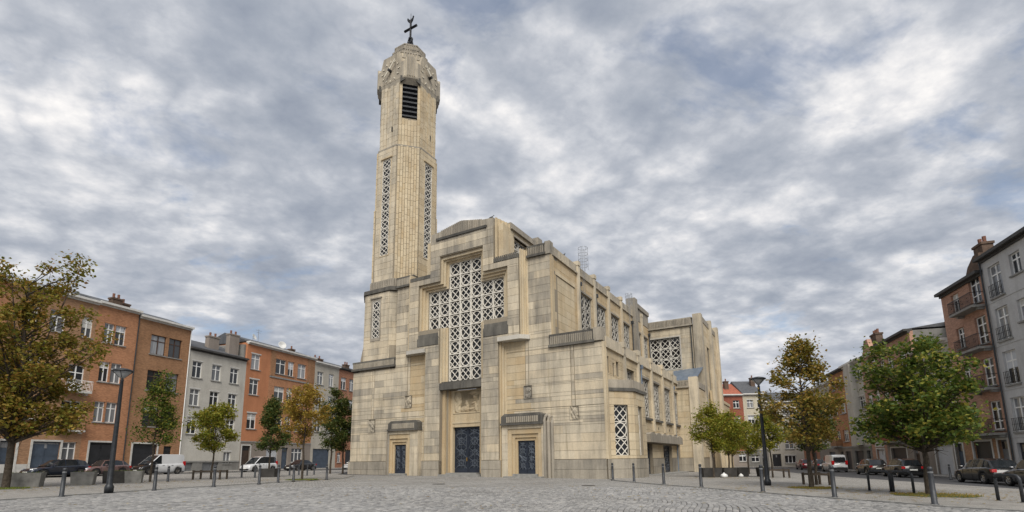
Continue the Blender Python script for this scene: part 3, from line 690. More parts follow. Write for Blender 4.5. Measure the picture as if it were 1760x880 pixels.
# side porches
def porch(a0, a1, da0, da1, zcap, side, mirror):
    F = FR(0); P = empty('porch', parent=CH); m = MB(); c = (da0 + da1) / 2; hw = (da1 - da0) / 2
    o = [(c - hw - .75, 4.0), (c - hw - .42, 3.55), (c - hw - .18, 3.28)]
    m.region(F, [(a0, -.6, a1, 4.4)], [(o[0][0], .1, 2 * c - o[0][0], 3.95)], -.2, .6)
    m.build('porch_front', 'limestone', P)
    m = MB(); pr = [0.60, .44, .32, .20]
    for k in range(3):
        x0 = c - hw - (.75, .42, .18)[k]; xi = c - hw - (.42, .18, .0)[k]; zo = (3.95, 3.55, 3.25)[k]; zi = (3.55, 3.25, 3.0)[k]
        m.region(F, [(x0, .1, 2 * c - x0, zo)], [(xi, .05, 2 * c - xi, zi)], -.4, pr[k + 1] + .08)
    m.build('door_frame', 'limestone_ochre', P)
    m = MB(); m.fbox(F, a0, a1, 4.34, 5.0, -.2, .72); m.fbox(F, a0 - .05, a1 + .05, 4.26, 4.42, -.2, .82)
    Q = [(a0, 5.0), (a1, 5.0), (a1 - .3, 5.2), (a0 + .3, 5.2)]; m.fprism(F, Q, 0, .66); m.build('porch_lintel', 'stone_sooty', P)
    flutes(F, a0 + .5, a1 - .35, 4.46, 4.94, .72, 16, .07, 'lintel_flutes', 'stone_plinth', P)
    m = MB()
    for k in range(3):                                 # rounded ribs that carry the lintel down the outer side
        x = side + (1 if not mirror else -1) * (.02 + .24 * k); r = .13
        pts = [(x, -(.5 - .2 * k), z) for z in (-.4, 3.9 - .1 * k, 4.5 - .1 * k)] + [(x - (0 if not mirror else 0), -(.30 - .18 * k), 4.85 - .08 * k), (x, .05, 5.02 - .06 * k)]
        m.tube(pts, r, 10)
        m.box(x - .12, -(.5 - .2 * k), -.4, x + .12, .1, 4.5 - .1 * k)
    m.build('porch_ribs', 'limestone_grey', P)
    m = MB(); m.fbox(F, c - hw - .9, c + hw + .9, -.3, .18, -.3, 1.1); m.fbox(F, c - hw - .3, c + hw + .3, .18, .36, -.3, .65); m.build('porch_steps', 'sill_stone', P)
    iron_door('side_door', F, da0, da1, .36, 3.0, .13, int(-a0 * 10))
    ashlar(FR(-.6), [(a0, 1.48, a1, 4.3)], [(o[0][0] - .001, 0, 2 * c - o[0][0] + .001, 3.97)], 1.48, .655, 1.3, 'limestone', 'front', d=.02)
porch(-8.85, -5.05, -7.55, -5.95, 5.1, -5.0, False)
porch(-21.4, -17.8, -20.9, -19.5, 5.0, -21.45, True)

# --- right flank: aisle, piers, windows
side = MB()
AW = [(9.7, 12.0), (13.75, 15.9), (18.1, 20.4), (22.4, 24.0)]
SW = [(.35, 8.1, .95, 9.3), (2.6, 8.0, 3.3, 9.25), (1.75, 7.9, 2.15, 9.0), (5.35, 7.9, 7.5, 9.1)]
DR = [(10.3, -.1, 12.2, 2.86), (16.2, -.1, 19.9, 2.8)]
so = [(a, 5.2, b, 8.85) for a, b in AW] + SW + DR + [(22.5, .9, 23.9, 2.9)]
side.region(RT(0), [(.03, -.8, 24.1, 10.05)], so, -.6, 0)
SIDE = side.build('aisle_wall', 'limestone_backing', CH)
piers = [4.55, 8.55, 12.9, 17.15, 21.6]
ashlar(RT(0), [(.03, 1.48, 24.1, 10.05)], so + [(.5, 1.0, 6.6, 6.7)] + [(p - .24, 7, p + .24, 10.1) for p in piers] + [(9.0, 2.8, 22.3, 3.8)], 1.48, .655, 1.35, 'limestone_warm', 'side')
ashlar(RT(.06), [(-.16, -.5, 24.1, 1.46)], DR + [(.5, -1, 6.6, 2)], -.04, .75, 1.5, 'stone_plinth', 'side', d=.06)
for p in piers:
    m = MB(); m.fbox(RT(0), p - .23, p + .23, 4.0 if p > 8.6 else 7.4, 11.12, -.4, .22); m.fbox(RT(0), p - .28, p + .28, 10.7, 11.18, -.4, .28); m.build('aisle_pier', 'limestone', CH)
m = MB(); m.fbox(RT(0), .45, 24.1, 10.05, 10.9, -.35, .10); m.fbox(RT(0), .1, 24.1, 9.95, 10.12, -.3, .22); m.build('aisle_parapet', 'limestone', CH)
for k, (a, b) in enumerate(AW):
    n = 2
    lattice('aisle_window', CH, RT(0), [(i, j) for i in range(n) for j in range(3)], (b - a) / n, 3.65 / 3, a, 5.2, -.06, 'concrete_dim', start=k)
    m = MB(); m.fbox(RT(0), a - .2, b + .2, 4.98, 5.18, -.3, .26); m.build('window_sill', 'stone_sooty', CH)
    m = MB(); m.fbox(RT(0), a - .12, b + .12, 8.86, 8.98, -.2, .14); m.fbox(RT(0), a - .05, b + .05, 8.98, 9.1, -.2, .08); m.build('window_hood', 'limestone_grey', CH)
    m = MB(); m.fbox(RT(0), (a + b) / 2 - .12, (a + b) / 2 + .12, 4.25, 4.5, -.2, .055); m.build('painted_drain_hole', 'dk_black', CH)  # black block with no hole behind; its colour paints the inner shade
for a, z0, b, z1 in SW[:2]: lattice('small_window', CH, RT(0), [(0, 0)], b - a, z1 - z0, a, z0, -.25, 'concrete_dim')
lattice('small_window', CH, RT(0), [(0, 0), (1, 0)], 1.075, 1.2, 5.35, 7.9, -.25, 'concrete_dim')
m = MB(); m.fbox(RT(0), 1.75, 2.15, 7.9, 9.0, -.5, -.3); m.fbox(RT(0), 22.5, 23.9, .9, 2.9, -.5, -.3); m.build('slit_window', 'dark_glass', CH)
# canopy and doors in the aisle
m = MB(); m.fbox(RT(0), 9.1, 22.2, 2.92, 3.62, -.2, .75)
for k in range(6):
    a = 9.2 + k * 2.17; n = 8
    P = [(a + 2.1 * t / n, 3.62 + .20 * math.sin(PI * t / n)) for t in range(n + 1)]; m.fprism(RT(0), P, -.1, .7)
m.build('door_canopy', 'limestone_grey', CH)
iron_door('aisle_door', RT(0), 10.3, 12.2, 0, 2.86, -.3, 71); iron_door('aisle_door', RT(0), 16.2, 19.9, -.1, 2.8, -.3, 72)
m = MB(); m.fbox(RT(0), 9.6, 22.2, -.5, .02, -.3, 1.2); m.build('aisle_step', 'sill_stone', CH)
for a, z0, z1 in ((9.35, 3.6, 9.7), (21.95, 0, 9.2)):
    m = MB(); m.tube([RT(0)(a, z, .16) for z in (z0, z1)], .06, 8); m.fbox(RT(0), a - .14, a + .14, z1 - .1, z1 + .25, 0, .32); m.build('rain_pipe', 'zinc', CH)
# corner quoins with two grooves
m = MB(); m.box(-.12, -.075, 1.46, .085, .46, 10.4); m.box(-.12, .1, 1.46, .125, .34, 10.4); m.build('corner_quoin', 'limestone_warm', CH)
# polygonal baptistery bay, one each side
def bay(mirror):
    B = empty('corner_bay', parent=CH); sx = -1 if mirror else 1; ox = -27.1 if mirror else 0
    if mirror: B['label'] = 'mirrored corner bay on the tower side'
    P = [(0, .5), (1.5, 2.0), (1.5, 5.0), (0, 6.5)]; s2 = math.sqrt(.5); m = MB()
    F45 = frame(ox, .5, sx * s2, s2, sx * s2, -s2); FS = frame(ox + sx * 1.5, 2.0, 0, 1, sx, 0); F3 = frame(ox + sx * 1.5, 5.0, -sx * s2, s2, sx * s2, s2); ln = 1.5 * 2 ** .5
    m.region(F45, [(0, -.7, ln, 6.6)], [(.45, 1.72, 1.6, 5.55)], -.5, 0); m.region(FS, [(0, -.7, 3, 6.6)], [(1.0, 1.72, 2.1, 5.55)], -.5, 0); m.region(F3, [(0, -.7, ln, 6.6)], [], -.5, 0)
    m.build('bay_wall', 'limestone_backing', B)
    for F, l, o in ((F45, ln, (.45, 1.72, 1.6, 5.55)), (FS, 3, (1.0, 1.72, 2.1, 5.55)), (F3, ln, None)):
        ashlar(F, [(0, 1.48, l, 6.6)], [o] if o else [], 1.48, .655, 1.1, 'limestone_warm', 'bay', d=.04)
        ashlar(F, [(0, -.5, l, 1.46)], [], -.04, .75, 1.1, 'stone_plinth', 'bay', d=.09)
        if o: lattice('bay_window', CH, F, [(0, j) for j in range(3)], o[2] - o[0], (o[3] - o[1]) / 3, o[0], o[1], -.2)
    for z0, z1, e, mat, nm in ((6.6, 6.85, .16, 'stone_sooty', 'bay_cornice'), (6.85, 7.5, .06, 'limestone_grey', 'bay_parapet')):
        q = [(ox, .5 - e), (ox + sx * (1.5 + e), 2.0 - e * .4), (ox + sx * (1.5 + e), 5 + e * .4), (ox, 6.5 + e)]
        MB().prism(q if sx > 0 else q[::-1], z0, z1).build(nm, mat, B)
bay(False); bay(True)
# --- nave flank above the aisle
nave = MB(); NW = [(6.35, 9.2), (10.75, 13.3), (15.0, 17.5), (19.2, 21.4), (24.3, 26.0), (27.1, 29.2)]
no = [(a, 11.3, b, 17.0) for a, b in NW]
nave.region(RT(-4.45), [(0, 9.5, 30, 18.55)], no, -.6, 0); nave.build('nave_wall', 'limestone_backing', CH)
ashlar(RT(-4.45), [(.7, 10.4, 30, 18.5)], no + [(1.15, 10, 5.1, 17.25)] + [(p - .22, 10, p + .22, 19) for p in (5.86, 9.98, 14.1, 18.3, 26.5)] + [(22.6, 10, 23.9, 19)], 10.4, .655, 1.2, 'limestone_ochre', 'nave')
ashlar(RT(-4.45), [(1.15, 10.4, 5.1, 17.0)], [], 10.4, .655, 3.9, 'limestone_warm', 'nave', d=.022)
m = MB(); m.fbox(RT(-4.45), 1.05, 5.2, 17.0, 17.3, -.3, .10); m.build('blind_panel_head', 'limestone_warm', CH)
for p in (5.86, 9.98, 14.1, 18.3, 26.5):
    m = MB(); m.fbox(RT(-4.45), p - .22, p + .22, 10.2, 19.7, -.4, .24); m.fbox(RT(-4.45), p - .27, p + .27, 19.35, 19.76, -.4, .3); m.build('nave_pier', 'limestone', CH)
m = MB(); m.fbox(RT(-4.45), 22.7, 23.8, 10.2, 20.9, -.6, .5); m.fbox(RT(-4.45), 23.8, 30.0, 18.6, 20.4, -.5, .06); m.fbox(RT(-4.45), 23.8, 30.0, 20.2, 20.75, -.5, .22); m.build('raised_pier', 'limestone_grey', CH)
m = MB(); m.fbox(RT(-4.45), .5, 24, 18.62, 19.4, -.4, .08); m.fbox(RT(-4.45), .5, 24, 18.5, 18.66, -.4, .2); m.build('nave_parapet', 'limestone_mid', CH)
m = MB(); m.fbox(RT(-4.45), 0, .68, 10.4, 18.5, -.2, .10); m.fbox(RT(-4.45), .1, .28, 10.4, 18.5, -.2, .15); m.build('nave_quoin', 'limestone_warm', CH)
for k, (a, b) in enumerate(NW):
    lattice('nave_window', CH, RT(-4.45), [(i, j) for i in range(2) for j in range(4)], (b - a) / 2, 5.7 / 4, a, 11.3, -.06, 'concrete_dim', start=k)
    m = MB(); m.fbox(RT(-4.45), a - .12, b + .12, 17.0, 17.12, -.2, .14); m.fbox(RT(-4.45), a - .05, b + .05, 17.12, 17.24, -.2, .08); m.build('window_hood', 'limestone_grey', CH)
for a, z0 in ((6.2, 11), (10.4, 11), (22.3, 11), (29.7, 11)):
    m = MB(); m.tube([RT(-4.45)(a, z, .18) for z in (z0, 17.6)], .065, 8); m.fbox(RT(-4.45), a - .14, a + .14, 17.5, 17.85, 0, .34); m.build('rain_pipe', 'lead_pipe', CH)
def cage(a, z0, z1, r):                                # roof ladder with its safety hoops
    m = MB(); F = RT(-4.2)
    for k in range(4):
        z = z0 + (z1 - z0) * k / 3; n = 16
        m.tube([F(a + r * math.cos(2 * PI * i / n), z, r * math.sin(2 * PI * i / n) + .1) for i in range(n + 1)], .018, 5, False)
    for i in range(6): m.tube([F(a + r * math.cos(2 * PI * i / 6), z, r * math.sin(2 * PI * i / 6) + .1) for z in (z0 - .4, z1)], .016, 5)
    for sx in (-.2, .2): m.tube([F(a + sx, z, .1) for z in (17.0, z1)], .02, 5)
    m.build('roof_ladder', 'galvanised', CH)
cage(6.75, 19.6, 21.4, .45); cage(20.8, 19.7, 20.8, .4)
# --- transept and its low annex
m = MB(); m.region(FR(30), [(-5, -1, 2.2, 18.3)], [(-4.3, 12.85, -.45, 17.0)], -.6, 0); m.region(RT(2.2), [(30, -1, 42.2, 19.0)], [(33.6, 3.5, 35.2, 16), (37.6, 3.5, 39.2, 16)], -.5, 0)
m.box(-21, 41.5, -1, 2.1, 42.1, 19); m.build('transept_wall', 'limestone_backing', CH)
ashlar(FR(30), [(-5, 9.5, 1.2, 18.2)], [(-4.35, 12.8, -.4, 17.05)], 9.5, .655, 1.1, 'limestone', 'transept')
ashlar(RT(2.2), [(31.2, 1.48, 42.2, 19.0)], [(33.6, 3.5, 35.2, 16), (37.6, 3.5, 39.2, 16)], 1.48, .655, 1.3, 'limestone_warm', 'transept')
lattice('transept_window', CH, FR(30), [(i, j) for i in range(3) for j in range(3)], 3.85 / 3, 4.15 / 3, -4.3, 12.85, -.2)
for a in (33.6, 37.6): lattice('transept_window', CH, RT(2.2), [(0, j) for j in range(9)], 1.6, 12.5 / 9, a, 3.5, -.2, 'concrete_dim')
m = MB(); m.region(FR(30), [(-4.45, 12.7, -.3, 17.15)], [(-4.3, 12.85, -.45, 17.0)], -.2, .09); m.build('window_surround', 'concrete_dim', CH)
parapet(FR(30), -4.6, 1.2, 18.4, 19.3, .15, 30, CH, 'limestone_grey')
m = MB(); m.box(1.35, 29.75, -.8, 2.4, 30.9, 19.7); m.build('transept_pier', 'limestone_mid', CH)
m = MB(); m.box(1.9, 35.9, -.8, 2.6, 36.7, 20.1); m.build('transept_pier', 'limestone', CH)
m = MB(); m.box(1.9, 41.2, -.8, 2.65, 42.3, 20.3); m.build('transept_pier', 'limestone', CH)
m = MB(); m.fbox(RT(2.2), 31.2, 42.0, 18.9, 19.6, -.4, .12); m.build('transept_parapet', 'limestone_grey', CH)
for a in (32.4, 36.4, 41.3):
    m = MB(); m.add([(2.4, a, -.8), (2.4, a + .9, -.8), (3.05, a + .9, -.8), (3.05, a, -.8), (2.4, a, 10), (2.4, a + .9, 10), (2.6, a + .9, 10), (2.6, a, 10)], [(4, 5, 6, 7), (0, 1, 5, 4), (1, 2, 6, 5), (2, 3, 7, 6), (3, 0, 4, 7)]); m.build('buttress', 'limestone_warm', CH)
m = MB(); m.region(FR(24.1), [(0, -1, 2.2, 9.6)], [], -.5, 0); m.region(RT(2.2), [(24.1, -1, 30, 9.6)], [], -.5, 0); m.box(0, 24.6, 9, 2.1, 30, 9.5); m.build('annex_wall', 'limestone_backing', CH)
ashlar(FR(24.1), [(0, 1.48, 1.45, 9.5)], [], 1.48, .655, 1.5, 'limestone_warm', 'annex'); ashlar(FR(24.05), [(0, -.5, 1.45, 1.46)], [], -.04, .75, 1.4, 'stone_plinth', 'annex')
ashlar(RT(2.2), [(24.8, 1.48, 29.7, 9.5)], [], 1.48, .655, 1.5, 'limestone_warm', 'annex')
m = MB(); m.box(1.45, 23.9, -.8, 2.42, 24.8, 10.7); m.build('annex_pier', 'limestone', CH)
parapet(FR(24.1), .05, 1.45, 9.62, 10.3, .12, 7, CH, 'limestone_grey')
m = MB(); m.fbox(RT(2.2), 24.8, 29.7, 9.6, 10.3, -.4, .1); m.build('annex_parapet', 'limestone_grey', CH)
zr = MB(); P = [(-2.9, 24.3, 10.45), (2.2, 24.3, 10.45), (2.2, 29.95, 12.75), (-2.9, 29.95, 12.45)]
zr.add(P + [(x, y, z - .12) for x, y, z in P], [(0, 1, 2, 3), (4, 5, 1, 0), (5, 6, 2, 1), (7, 4, 0, 3)]); ZR = zr.build('zinc_roof', 'zinc', CH)
for k in range(10):
    x = -2.7 + k * .54; zr = MB(); t = (x + 2.9) / 5.1; zr.add([(x - .02, 24.3, 10.45), (x + .02, 24.3, 10.45), (x + .02, 29.9, 12.43 + .3 * t), (x - .02, 29.9, 12.43 + .3 * t), (x - .02, 24.3, 10.51), (x + .02, 24.3, 10.51), (x + .02, 29.9, 12.49 + .3 * t), (x - .02, 29.9, 12.49 + .3 * t)], [(4, 5, 6, 7), (0, 1, 5, 4), (1, 2, 6, 5), (3, 0, 4, 7)]); zr.build('standing_seam', 'zinc', ZR)
m = MB(); m.box(-10, 42.2, -1, 2.5, 49, 9.2); m.box(-10, 42.2, 9.2, 2.62, 49.1, 9.6); m.box(-10, 42.2, 9.6, 1.4, 46, 13.5); m.build('choir_annex', 'limestone_warm', CH)
m = MB(); m.box(-27.0, 7.5, -1, -26.4, 42, 10.4); m.box(-21.3, .3, 10, -20.8, 42, 18.4); m.build('rear_walls', 'limestone', CH)
m = MB(); m.box(-21, 30, 18.2, 2.0, 42, 18.35); m.build('transept_roof', 'roofing', CH)
m = MB(); m.tube([FR(30)(1.05, z, .2) for z in (10.5, 18.2)], .07, 8); m.tube([(2.6, 24.4 - .62, z) for z in (-.3, .1)], .05, 6); m.build('rain_pipe', 'lead_pipe', CH)

# --- tower
TU, TV = -23.75, 3.5
TW = empty('tower', (TU, TV, 0), parent=CH); TW['label'] = 'tall ribbed bell tower with clock faces and louvred belfry'
s2 = math.sqrt(.5)
def octo(h, a, z, dx=0): return [(x + dx, y, z) for x, y in ((-a, -h), (a, -h), (h, -a), (h, a), (a, h), (-a, h), (-h, a), (-h, -a))]
def tface(k, h, a, dx=0):                                    # frame of face k: 0 front, 1 near chamfer, 2 right, 3 back chamfer, 7 left chamfer
    an = math.radians(-90 + 45 * k); n = (math.cos(an), math.sin(an)); e = (-n[1], n[0]); D = h if k % 2 == 0 else (h + a) * s2; half = a if k % 2 == 0 else (h - a) * s2
    return frame(n[0] * D + dx, n[1] * D, e[0], e[1], n[0], n[1]), half
def octband(name, z0, z1, h, a, mat, e=0.0): return MB().loft([octo(h, a, z0), octo(h + e, a + e * .42, z1)]).build(name, mat, TW)
MB().loft([octo(3.46, 2.1, 10.2, -.45), octo(3.46, 2.02, 11.7, -.45), octo(3.46, 1.72, 13.4, -.35), octo(3.46, 1.68, 18.6, -.35)]).build('tower_base', 'limestone_backing', TW)
MB().loft([octo(3.06, 1.30, 18.6), octo(3.06, 1.30, 35.0)]).build('tower_shaft', 'limestone_backing', TW)
MB().loft([octo(2.90, 1.28, 35.0), octo(2.86, 1.28, 43.0)]).build('belfry', 'limestone_backing', TW)
MB().loft([octo(3.66, 1.85, 18.55, -.3), octo(3.66, 1.85, 18.95, -.25)]).build('tower_cornice', 'stone_sooty', TW); octband('tower_band', 18.95, 19.9, 3.38, 1.5, 'limestone_grey', -.06)
for k in (7, 0, 1, 2, 3):
    F, hf = tface(k, 3.38, 1.5); flutes(F, -hf + .05, hf - .05, 19.0, 19.85, 0, 12, .07, 'band_flutes', 'limestone_grey', TW)
    # base stage
    F, hf = tface(k, 3.50, 1.70, -.35)
    o = [(-.62, 13.7, .5, 17.75)] if k == 0 else []
    if k in (0, 1, 7): ashlar(F, [(-hf, 11.4, hf, 18.5)], o, 11.4, .655, 1.5, 'limestone', 'tower', d=.03)
    # mid stage
    F, hf = tface(k, 3.10, 1.32)
    if k % 2 == 0:
        ashlar(F, [(-hf, 19.9, hf, 35.0)], [(-.62, 22.7, .62, 33.7)], 19.9, .66, 1.3, 'limestone_warm' if k == 2 else 'limestone', 'tower', d=.05)
        m = MB(); m.region(F, [(-.68, 22.6, .68, 33.75)], [(-.59, 22.7, .59, 33.65)], -.1, .075); m.fbox(F, -.8, .8, 33.75, 33.9, 0, .18); m.build('window_surround', 'limestone_warm', TW)
        lattice('tower_window', TW, F, [(0, j) for j in range(11)], 1.16, 10.9 / 11, -.58, 22.72, .06, glass=.085)
    else:                                              # ribbed chamfers, the lower ones standing a little prouder
        for z0, z1, dd in ((19.9, 28.1, .17), (28.1, 34.9, .07)):
            n = 8; w = 2 * (hf - .1) / n
            for q in range(n):
                z = z0; x = -hf + .1 + q * w; dr = dd + (.11 if q % 2 else 0)
                while z < z1 - .05:
                    h = min(z1 - z, .64 * random.uniform(.85, 1.15)); BLOCKS.append((F, x + .022, x + w - .022, z + .013, z + h - .013, dr + random.uniform(-.012, .012), 'limestone_warm', 'tower')); z += h
            m = MB(); m.fbox(F, -hf + .02, hf - .02, z0, z1, -.1, dd - .03); m.build('rib_backing', 'limestone_backing', TW)
    # belfry stage
    F, hf = tface(k, 2.89, 1.28)
    n = 6 if k % 2 == 0 else 7; w = 2 * hf / n
    for q in range(n):
        z = 35.0; x = -hf + q * w; edge = q in (0, n - 1)
        while z < 42.6:
            h = .66 * random.uniform(.9, 1.1); dr = (.10 if edge else (.075 if q % 2 else .02))
            z1 = min(z + h, 42.7)
            if not (k % 2 and 1 <= q <= n - 2 and z1 > 38.5): BLOCKS.append((F, x + .018, x + w - .018, z + .012, z1 - .012, dr + random.uniform(-.01, .01), 'limestone_warm' if k in (1, 2) else 'limestone', 'tower'))
            z += h
    if k % 2:
        w2 = hf - w + .02; lv = empty('belfry_opening', parent=TW)
        m = MB(); m.fbox(F, -w2, w2, 38.5, 42.7, -.05, .035); m.build('shade_backing', 'shade_black', lv)  # solid black box paints the shade behind the louvres; nothing is hollow
        for q in range(7):
            z = 38.65 + q * .57; m = MB(); m.add([F(-w2, z, .04), F(w2, z, .04), F(w2, z + .13, .12), F(-w2, z + .13, .12), F(-w2, z - .02, .07), F(w2, z - .02, .07), F(w2, z + .10, .15), F(-w2, z + .10, .15)], [(0, 1, 2, 3), (4, 5, 6, 7), (0, 1, 5, 4), (3, 2, 6, 7)]); m.build('louvre', 'louvre_grey', lv)
    else:
        m = MB(); m.fbox(F, .35, .47, 37.0, 37.55, -.05, .11); m.build('painted_slit', 'dk_black', TW)  # solid black bar, the slit's inner shade put into its colour
for z, h in ((35.0, 3.13),): octband('tower_coping', 34.9, 35.08, 3.16, 1.36, 'limestone_grey')
# crown: hoods over the chamfers, clock stage, receding tiers
MB().loft([octo(2.92, 1.3, 42.6), octo(2.99, 1.92, 43.1), octo(2.99, 1.92, 45.1)]).build('crown', 'limestone_mid', TW)
for h_, a_, z0_, z1_ in ((2.86, 1.0, 45.05, 46.15), (2.42, 1.03, 46.1, 47.1), (1.95, .82, 47.05, 48.0), (1.70, .72, 47.95, 48.8)):
    MB().loft([octo(h_, a_, z0_), octo(h_, a_, z1_)]).build('crown_tier', 'limestone_mid', TW); MB().loft([octo(h_ + .06, a_ + .03, z1_ - .1), octo(h_ + .06, a_ + .03, z1_ + .03)]).build('tier_coping', 'limestone_grey', TW)
MB().loft([octo(1.6, .66, 48.7), octo(.7, .3, 49.3)]).build('crown_roof', 'stone_sooty', TW)
for k in (7, 0, 1, 2, 3):
    for z0, z1, h, a, n in ((46.15, 47.0, 2.42, 1.03, 6), (47.1, 47.9, 1.95, .82, 6), (48.0, 48.7, 1.70, .72, 6)):
        F, hf = tface(k, h, a); flutes(F, -hf * .86, hf * .92, z0, z1, -.02, n, .10, 'crown_flutes', 'limestone_grey', TW)
    if k % 2:
        F, hf = tface(k, 2.99, 1.92); MB().fprism(F, [(-hf * .98, 43.2), (hf * .98, 43.2), (hf * .98, 45.0), (hf * .6, 45.75), (-hf * .6, 45.75), (-hf * .98, 45.0)], -.9, .03).build('hood_panel', 'limestone_mid', TW); flutes(F, -hf * .6, hf * .66, 43.3, 45.7, .02, 5, .08, 'hood_flutes', 'limestone_grey', TW)
        F, hf = tface(k, 2.93, 1.4); m = MB(); m.fprism(F, [(-hf - .02, 42.55), (-.5, 43.0), (.5, 43.0), (hf + .02, 42.55), (hf + .02, 43.3), (-hf - .02, 43.3)], -.3, .30); m.build('hood', 'stone_sooty', TW)  # dark stone also paints in the shade on the hoods' undersides
    else:
        F, hf = tface(k, 2.99, 1.92); ck = empty('clock_face', parent=TW)
        m = MB(); m.fprism(F, [(-1.5, 43.15), (1.5, 43.15), (1.5, 45.2), (1.15, 46.5), (-1.15, 46.5), (-1.5, 45.2)], -.5, .02); m.build('clock_panel', 'limestone_mid', ck)
        for i in range(12):
            an = 2 * PI * i / 12; c, s = math.cos(an), math.sin(an); P = [(1.05, 0), (1.2, .08), (1.4, 0), (1.2, -.08)]
            m = MB(); m.fprism(F, [(c * r_ - s * t_, 44.5 + s * r_ + c * t_) for r_, t_ in P], .02, .09); m.build('hour_mark', 'clock_white', ck)
        for ln_, an, w_ in ((1.35, 2.32 if k else .86, .11), (.9, 2.6 if k else 3.95, .13)):
            c, s = math.cos(an), math.sin(an); P = [(-.25, -w_), (ln_, -w_ * .6), (ln_, w_ * .6), (-.25, w_)]
            m = MB(); m.fprism(F, [(c * r_ - s * t_, 44.5 + s * r_ + c * t_) for r_, t_ in P], .20 + w_, .26 + w_); m.build('clock_hand', 'clock_white', ck)
        m = MB(); m.fprism(F, [(.16 * math.cos(2 * PI * i / 10), 44.5 + .16 * math.sin(2 * PI * i / 10)) for i in range(10)], 0, .42); m.build('clock_hub', 'dk_black', ck)
# cross, ball and weathercock
cr = empty('roof_cross', parent=TW); a45 = math.radians(-45 + 90)
e = Vector((1, 0, 0))
m = MB(); m.loft([[(.75 * math.cos(PI / 4 + PI / 2 * k), .75 * math.sin(PI / 4 + PI / 2 * k), 48.9) for k in range(4)], [(.5 * math.cos(PI / 4 + PI / 2 * k), .5 * math.sin(PI / 4 + PI / 2 * k), 49.9) for k in range(4)], [(.2 * math.cos(PI / 4 + PI / 2 * k), .2 * math.sin(PI / 4 + PI / 2 * k), 51.3) for k in range(4)]]); m.build('cross_base', 'black_metal', cr)
m = MB(); n = 18; m.tube([e * (.33 * math.cos(2 * PI * k / n)) + Vector((.25, -.25, 50.6 + .33 * math.sin(2 * PI * k / n))) for k in range(n + 1)], .07, 6, False); m.build('cross_ring', 'black_metal', cr)
m = MB(); m.tube([(0, 0, 51.2), (0, 0, 53.7)], .12, 8); t_ = e * .95; m.tube([t_ * -1 + Vector((0, 0, 52.55)), t_ + Vector((0, 0, 52.55))], .15, 6); m.build('cross_bars', 'black_metal', cr)
m = MB(); ck_ = [(-.42, 53.62), (-.16, 53.32), (.16, 53.32), (.33, 53.55), (.48, 54.02), (.36, 54.14), (.26, 53.86), (.02, 53.70), (-.2, 53.82), (-.46, 54.18), (-.56, 53.95)]
FC = frame(0, 0, e.x, e.y, e.y, -e.x); m.fprism(FC, ck_, -.05, .05); m.tube([(0, 0, 53.3), (0, 0, 54.6)], .03, 6); m.build('weathercock', 'black_metal', cr)
lattice('tower_window', TW, tface(0, 3.50, 1.70, -.35)[0], [(0, j) for j in range(4)], 1.04, 3.9 / 4, -.57, 13.8, .06, glass=.085)
m = MB(); F = tface(0, 3.50, 1.70, -.35)[0]; m.region(F, [(-.74, 13.5, .62, 17.95)], [(-.56, 13.78, .46, 17.72)], -.1, .07); m.fbox(F, -.85, .72, 17.95, 18.08, 0, .16); m.build('window_surround', 'limestone_grey', TW)

# --- ashlar: the blocks that show largest become parts, the rest one joined part
def flush_blocks():
    par = {'front': FW, 'cross': CF, 'side': SIDE}
    cand = []; tower = []
    for b in BLOCKS: (tower if b[7] == 'tower' else cand).append(b)
    def big(b): return (b[2] - b[1]) * (b[4] - b[3]) * (1.0 if b[7] in ('front', 'cross') else .25)
    order = sorted(range(len(cand)), key=lambda i: -big(cand[i]) if cand[i][7] in ('front', 'cross', 'side') else 0); ind = set(order[:300]); joined = {}
    for i, (F, a0, a1, z0, z1, d, mat, part) in enumerate(cand):
        if i in ind and part in par: m = MB(); m.fblock(F, a0, a1, z0, z1, -.03, d); m.build('stone_block', mat, par[part])
        else: joined.setdefault(mat, MB()).fblock(F, a0, a1, z0, z1, -.03, d)
    for mat, m in joined.items(): o = m.build('ashlar', mat, CH); o['kind'] = 'stuff'
    tm = {}
    for F, a0, a1, z0, z1, d, mat, part in tower: tm.setdefault(mat, MB()).fblock(F, a0, a1, z0, z1, -.03, d)
    for mat, m in tm.items(): o = m.build('tower_ashlar', mat, TW); o['kind'] = 'stuff'
flush_blocks()

# ------------------------------------------------------------------ houses
WIN = {}
def win_mesh(w, h, mat, style):
    k = (round(w, 1), round(h, 1), mat, style)
    if k in WIN: return WIN[k]
    w, h = k[0], k[1]; F = frame(0, 0, 1, 0, 0, -1); fr = MB(); t = .075
    fr.region(F, [(0, 0, w, h)], [(t, t, w - t, h - t)], -.06, 0)
    zt = h * .70
    cols = [w / 2] if w < 2.0 else [w / 3, 2 * w / 3]
    if style == 'french': cols = [w / 2]
    for c in cols: fr.fbox(F, c - .05, c + .05, t, h - t, -.05, .012)
    if style != 'plain': fr.fbox(F, t, w - t, zt - .045, zt + .045, -.05, .006)
    if style == 'french': fr.fbox(F, t, w - t, .55, .62, -.05, .004)
    pn = MB(); pn.add([F(t, t, -.04), F(w - t, t, -.04), F(w - t, h - t, -.04), F(t, h - t, -.04)], [(0, 1, 2, 3)])
    sl = MB(); sl.box(-.12, -.14 - .12, -.11, w + .12, .02, -.005)
    WIN[k] = (fr.mesh('window', mat), pn.mesh('pane', 'window_glass'), sl.mesh('sill', 'sill_stone')); return WIN[k]
